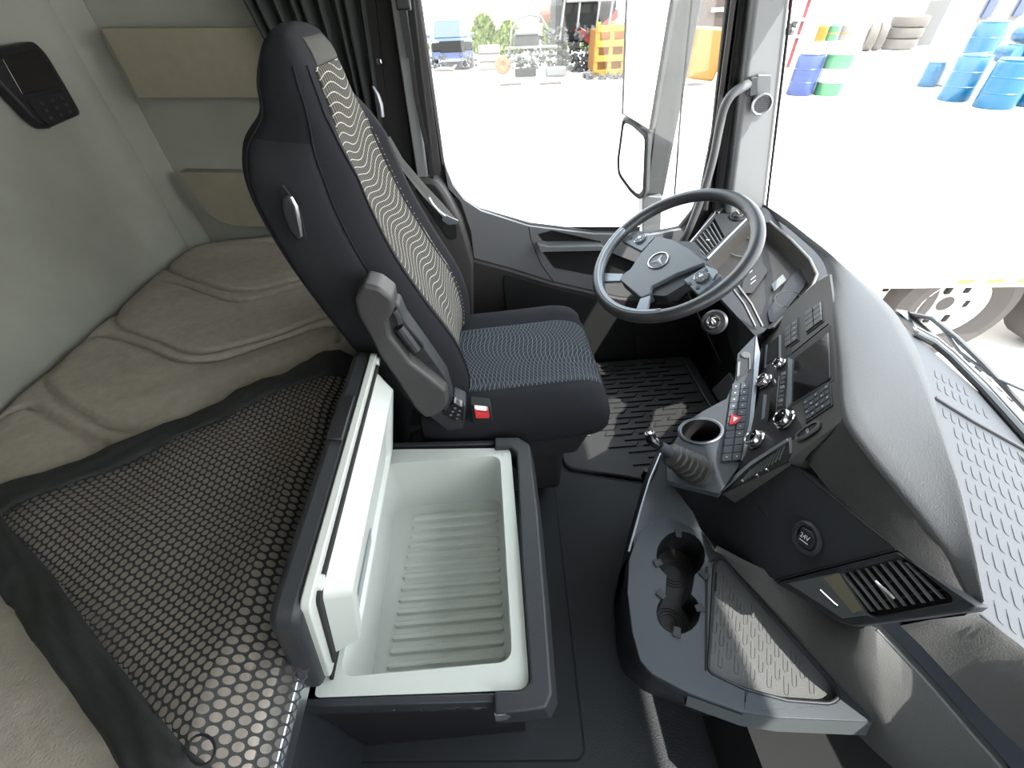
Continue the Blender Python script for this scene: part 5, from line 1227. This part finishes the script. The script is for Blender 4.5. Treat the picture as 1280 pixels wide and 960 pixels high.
drum(G(1190, 125), .36, .98, bl2, 'bright blue drum, leftmost standing of the right hand group')
drum(G(1240, 134), .42, .98, bl2, 'bright blue drum, middle one standing in the right hand group')
drum(G(1286, 132), .36, .98, bl2, 'bright blue drum at the right edge of the yard group')
pz_ = G(1157, 108); drum(pz_, .24, .6, bl2, 'small bright blue drum half hidden left of the group')
pc = G(1225, 118)+V((1.0, 1.2, 0)); zk = PY(1213, 82, pc.y-.3).z; o = MB().box((pc.x+.6, pc.y, (ZG+zk)/2), (3.2, 1.4, zk-ZG)).done('white_tank', mat('white tank', (.85, .85, .85), .4), bev=.08); tag(o, 'low white tank carrying blue drums at the right', 'tank')
drum(PY(1213, 82, pc.y-.3), .36, .98, bl2, 'bright blue drum standing on the white tank')
z_ = PY(1213, 82, pc.y-.3).z
for i, (px, dz_) in enumerate([(1246, .24), (1266, .24), (1256, .66)]):
    p = PY(px, 70, pc.y); p.z = zk+dz_; drum(p, .21, .5, bl2, ['small blue drum lying on the white tank beside the standing one', 'small blue drum lying on the white tank, rightmost', 'small blue drum lying on top of two others on the white tank'][i], tilt=(.1, -1, 0))
o = MB().box(V((PY(1118, 66, G(1122, 112).y+1.7).x, G(1122, 112).y+1.7, ZG+.42)), (3.0, 1.2, .84)).done('white_box', mat('white tank', (.85, .85, .85), .4), bev=.05); tag(o, 'long white box below the tyre pile', 'box')
# tyres
tp0 = G(1122, 112); yb = tp0.y+1.2
def tyre(c, r, w_, ax, label):
    t = thing('tyre', label, 'tyre', c, 'old tyres piled on the white box')
    MB().lathe([(r*.55, -w_*.4), (r*.8, -w_*.5), (r*.97, -w_*.42), (r, -w_*.2), (r, w_*.2), (r*.97, w_*.42), (r*.8, w_*.5), (r*.55, w_*.4), (r*.55, -w_*.4)], c, ax, 28, cap=False).done('tread', mat('dusty rubber', (.09, .077, .066), .8), t)
for i in range(3):
    pt = PY(1120, 60, yb+.5); pt.z = ZG+.845+.145+i*.272; tyre(pt+V((i*.03, 0, 0)), .50, .27, (0, 0, 1), ['bottom', 'middle', 'top'][i]+' tyre of the flat pile')
pt = PY(1120, 60, yb+.5); pt.z = ZG+.84+.36; tyre(pt+V((-.78, -.1, 0)), .36, .25, (.9, -.5, 0), 'tyre standing on edge left of the flat pile')
tyre(pt+V((-1.12, -.15, 0)), .36, .25, (.9, -.5, .0), 'second tyre on edge leaning against the flat pile')
# red rack and cans by the pillar
c = G(1008, 96)+V((0, 2.5, 0)); c.z = ZG; t = thing('red_rack', 'red and white metal rack behind the drums by the pillar', 'rack', c)
rk = mat('red rack paint', (.14, .02, .025), .5); wk = mat('white rack panel', (.8, .8, .8), .5)
for x_ in (-.9, -.1, .7): MB().box(c+V((x_, 0, 1.4)), (.10, .10, 2.8)).done('rack_post', rk, t)
for z_ in (1.0, 1.5, 2.1): MB().box(c+V((-.1, 0, z_)), (1.8, .3, .08)).done('rack_shelf', wk, t)
junk(c+V((-.2, 0, 1.05)), .7, .1, .4, 30, frm, 'small_part', t, 12, .15)
MB().box(c+V((.4, .8, 2.7)), (2.4, .2, .6)).done('rack_board', gry, t)
for px, m_, lb in ((1017, yel, 'yellow can standing behind the drums'), (1030, grd, 'green coiled can standing behind the drums'), (1045, mat('grey can', (.14, .13, .12), .5), 'grey can right of the green one')):
    p = PY(px, 70, c.y-1.2); p.z = ZG+.905; o = thing('can', lb, 'can', p, 'cans behind the drums')
    MB().lathe([(0, 0), (.16, 0), (.18, .05), (.18, .42), (.12, .48), (0, .48)], p, (0, 0, 1), 16).done('body', m_, o)
    MB().lathe([(.185, .2), (.19, .22), (.185, .24)], p, (0, 0, 1), 16).done('hoop', yel, o)
o = MB().box((PY(1030, 70, c.y-1.2).x, c.y-1.2, ZG+.45), (1.3, .5, .9)).done('low_table', mat('white tank', (.85, .85, .85), .4), bev=.02); tag(o, 'low white table behind the banded drum carrying the cans', 'table')
# far right buildings
c = PY(1175, 30, 26); t = thing('grey_container', 'grey green container standing behind the drums', 'container', V((c.x, 26, ZG)))
MB().box((c.x, 26, c.z-.1), (1.3, 1, 2.0)).done('side', mat('grey green steel', (.11, .115, .10), .6), t); MB().box((c.x+.9, 26.3, c.z-.1), (.35, 1, 2.0)).done('end', gry, t)
c = PY(1235, 0, 24); t = thing('warehouse', 'grey and blue warehouse wall at the top right', 'building', V((c.x, 24, ZG)))
MB().box((c.x+2, 24.5, c.z-.2), (7, .5, 3.0)).done('wall', mat('warehouse grey', (.11, .11, .11), .7), t)
for k in range(4): MB().box((c.x+.5+k*1.5, 24.2, c.z+.2), (.4, .1, 1.6)).done('blue_panel', bl1, t)

# flatbed trailer with wheels close in front
yT = 2.46; t = thing('flatbed_trailer', 'long white trailer standing close in front of the windscreen', 'trailer', (4.2, 3.2, ZG))
x0 = D(1040, 362, 1.65).x; zb = H-1.65; ztp = H-1.10
MB().slab([(x0-.5, 2.62, zb), (7.5, 2.06, zb), (7.5, 3.9, zb), (x0-.5, 4.3, zb)], (0, 0, ztp-zb)).done('bed', mat('white trailer paint', (.85, .84, .82), .4), t, bev=.02)
a, b = PY(1180, 352, 2.44), PY(1290, 352, 2.38)
for i in range(8):
    p = V((3.35+i*.20, 0, zb+.06)); p.y = 2.62-(p.x-(x0-.5))*(.56/(7.5-x0+.5))-.004
    MB().box(p, (.13, .004, .03)).done('reflector', mat('reflector yellow', (.22, .22, .03), .4), t)
p = V((5.2, 2.22, ztp-.02)); MB().box(p, (.9, .01, .02), rotz(-.09)).done('red_line', red, t)
for i, (x_, y_) in enumerate([(3.15, 2.95), (3.75, 2.85), (5.0, 2.8)]):
    wl_ = MB().lathe([(0, -.05), (.24, -.05), (.27, -.12), (.38, -.16), (.47, -.14), (.50, -.08), (.50, .1), (.45, .16), (0, .16)], V((x_, y_, ZG+.5)), (.09, 1, 0), 32).done('wheel', mat('dusty tyre', (.055, .048, .045), .8), t)
    MB().lathe([(0, -.03), (.10, -.06), (.22, -.055), (.25, -.11), (.27, -.115), (.27, -.05), (0, -.01)], V((x_, y_, ZG+.5)), (.09, 1, 0), 28).done('wheel_disc', mat('pale wheel disc', (.62, .58, .52), .5), wl_)
    for k in range(6):
        A = k*math.pi/3; MB().box(V((x_, y_-.065, ZG+.5))+V((math.cos(A)*.16, 0, math.sin(A)*.16)), (.05, .02, .07)).done('disc_slot', vblk, wl_, bev=.01)
MB().box((3.6, 3.3, ZG+.6), (1.8, .3, .25)).done('axle_beam', mat('orange brown axle', (.14, .08, .05), .7), t)
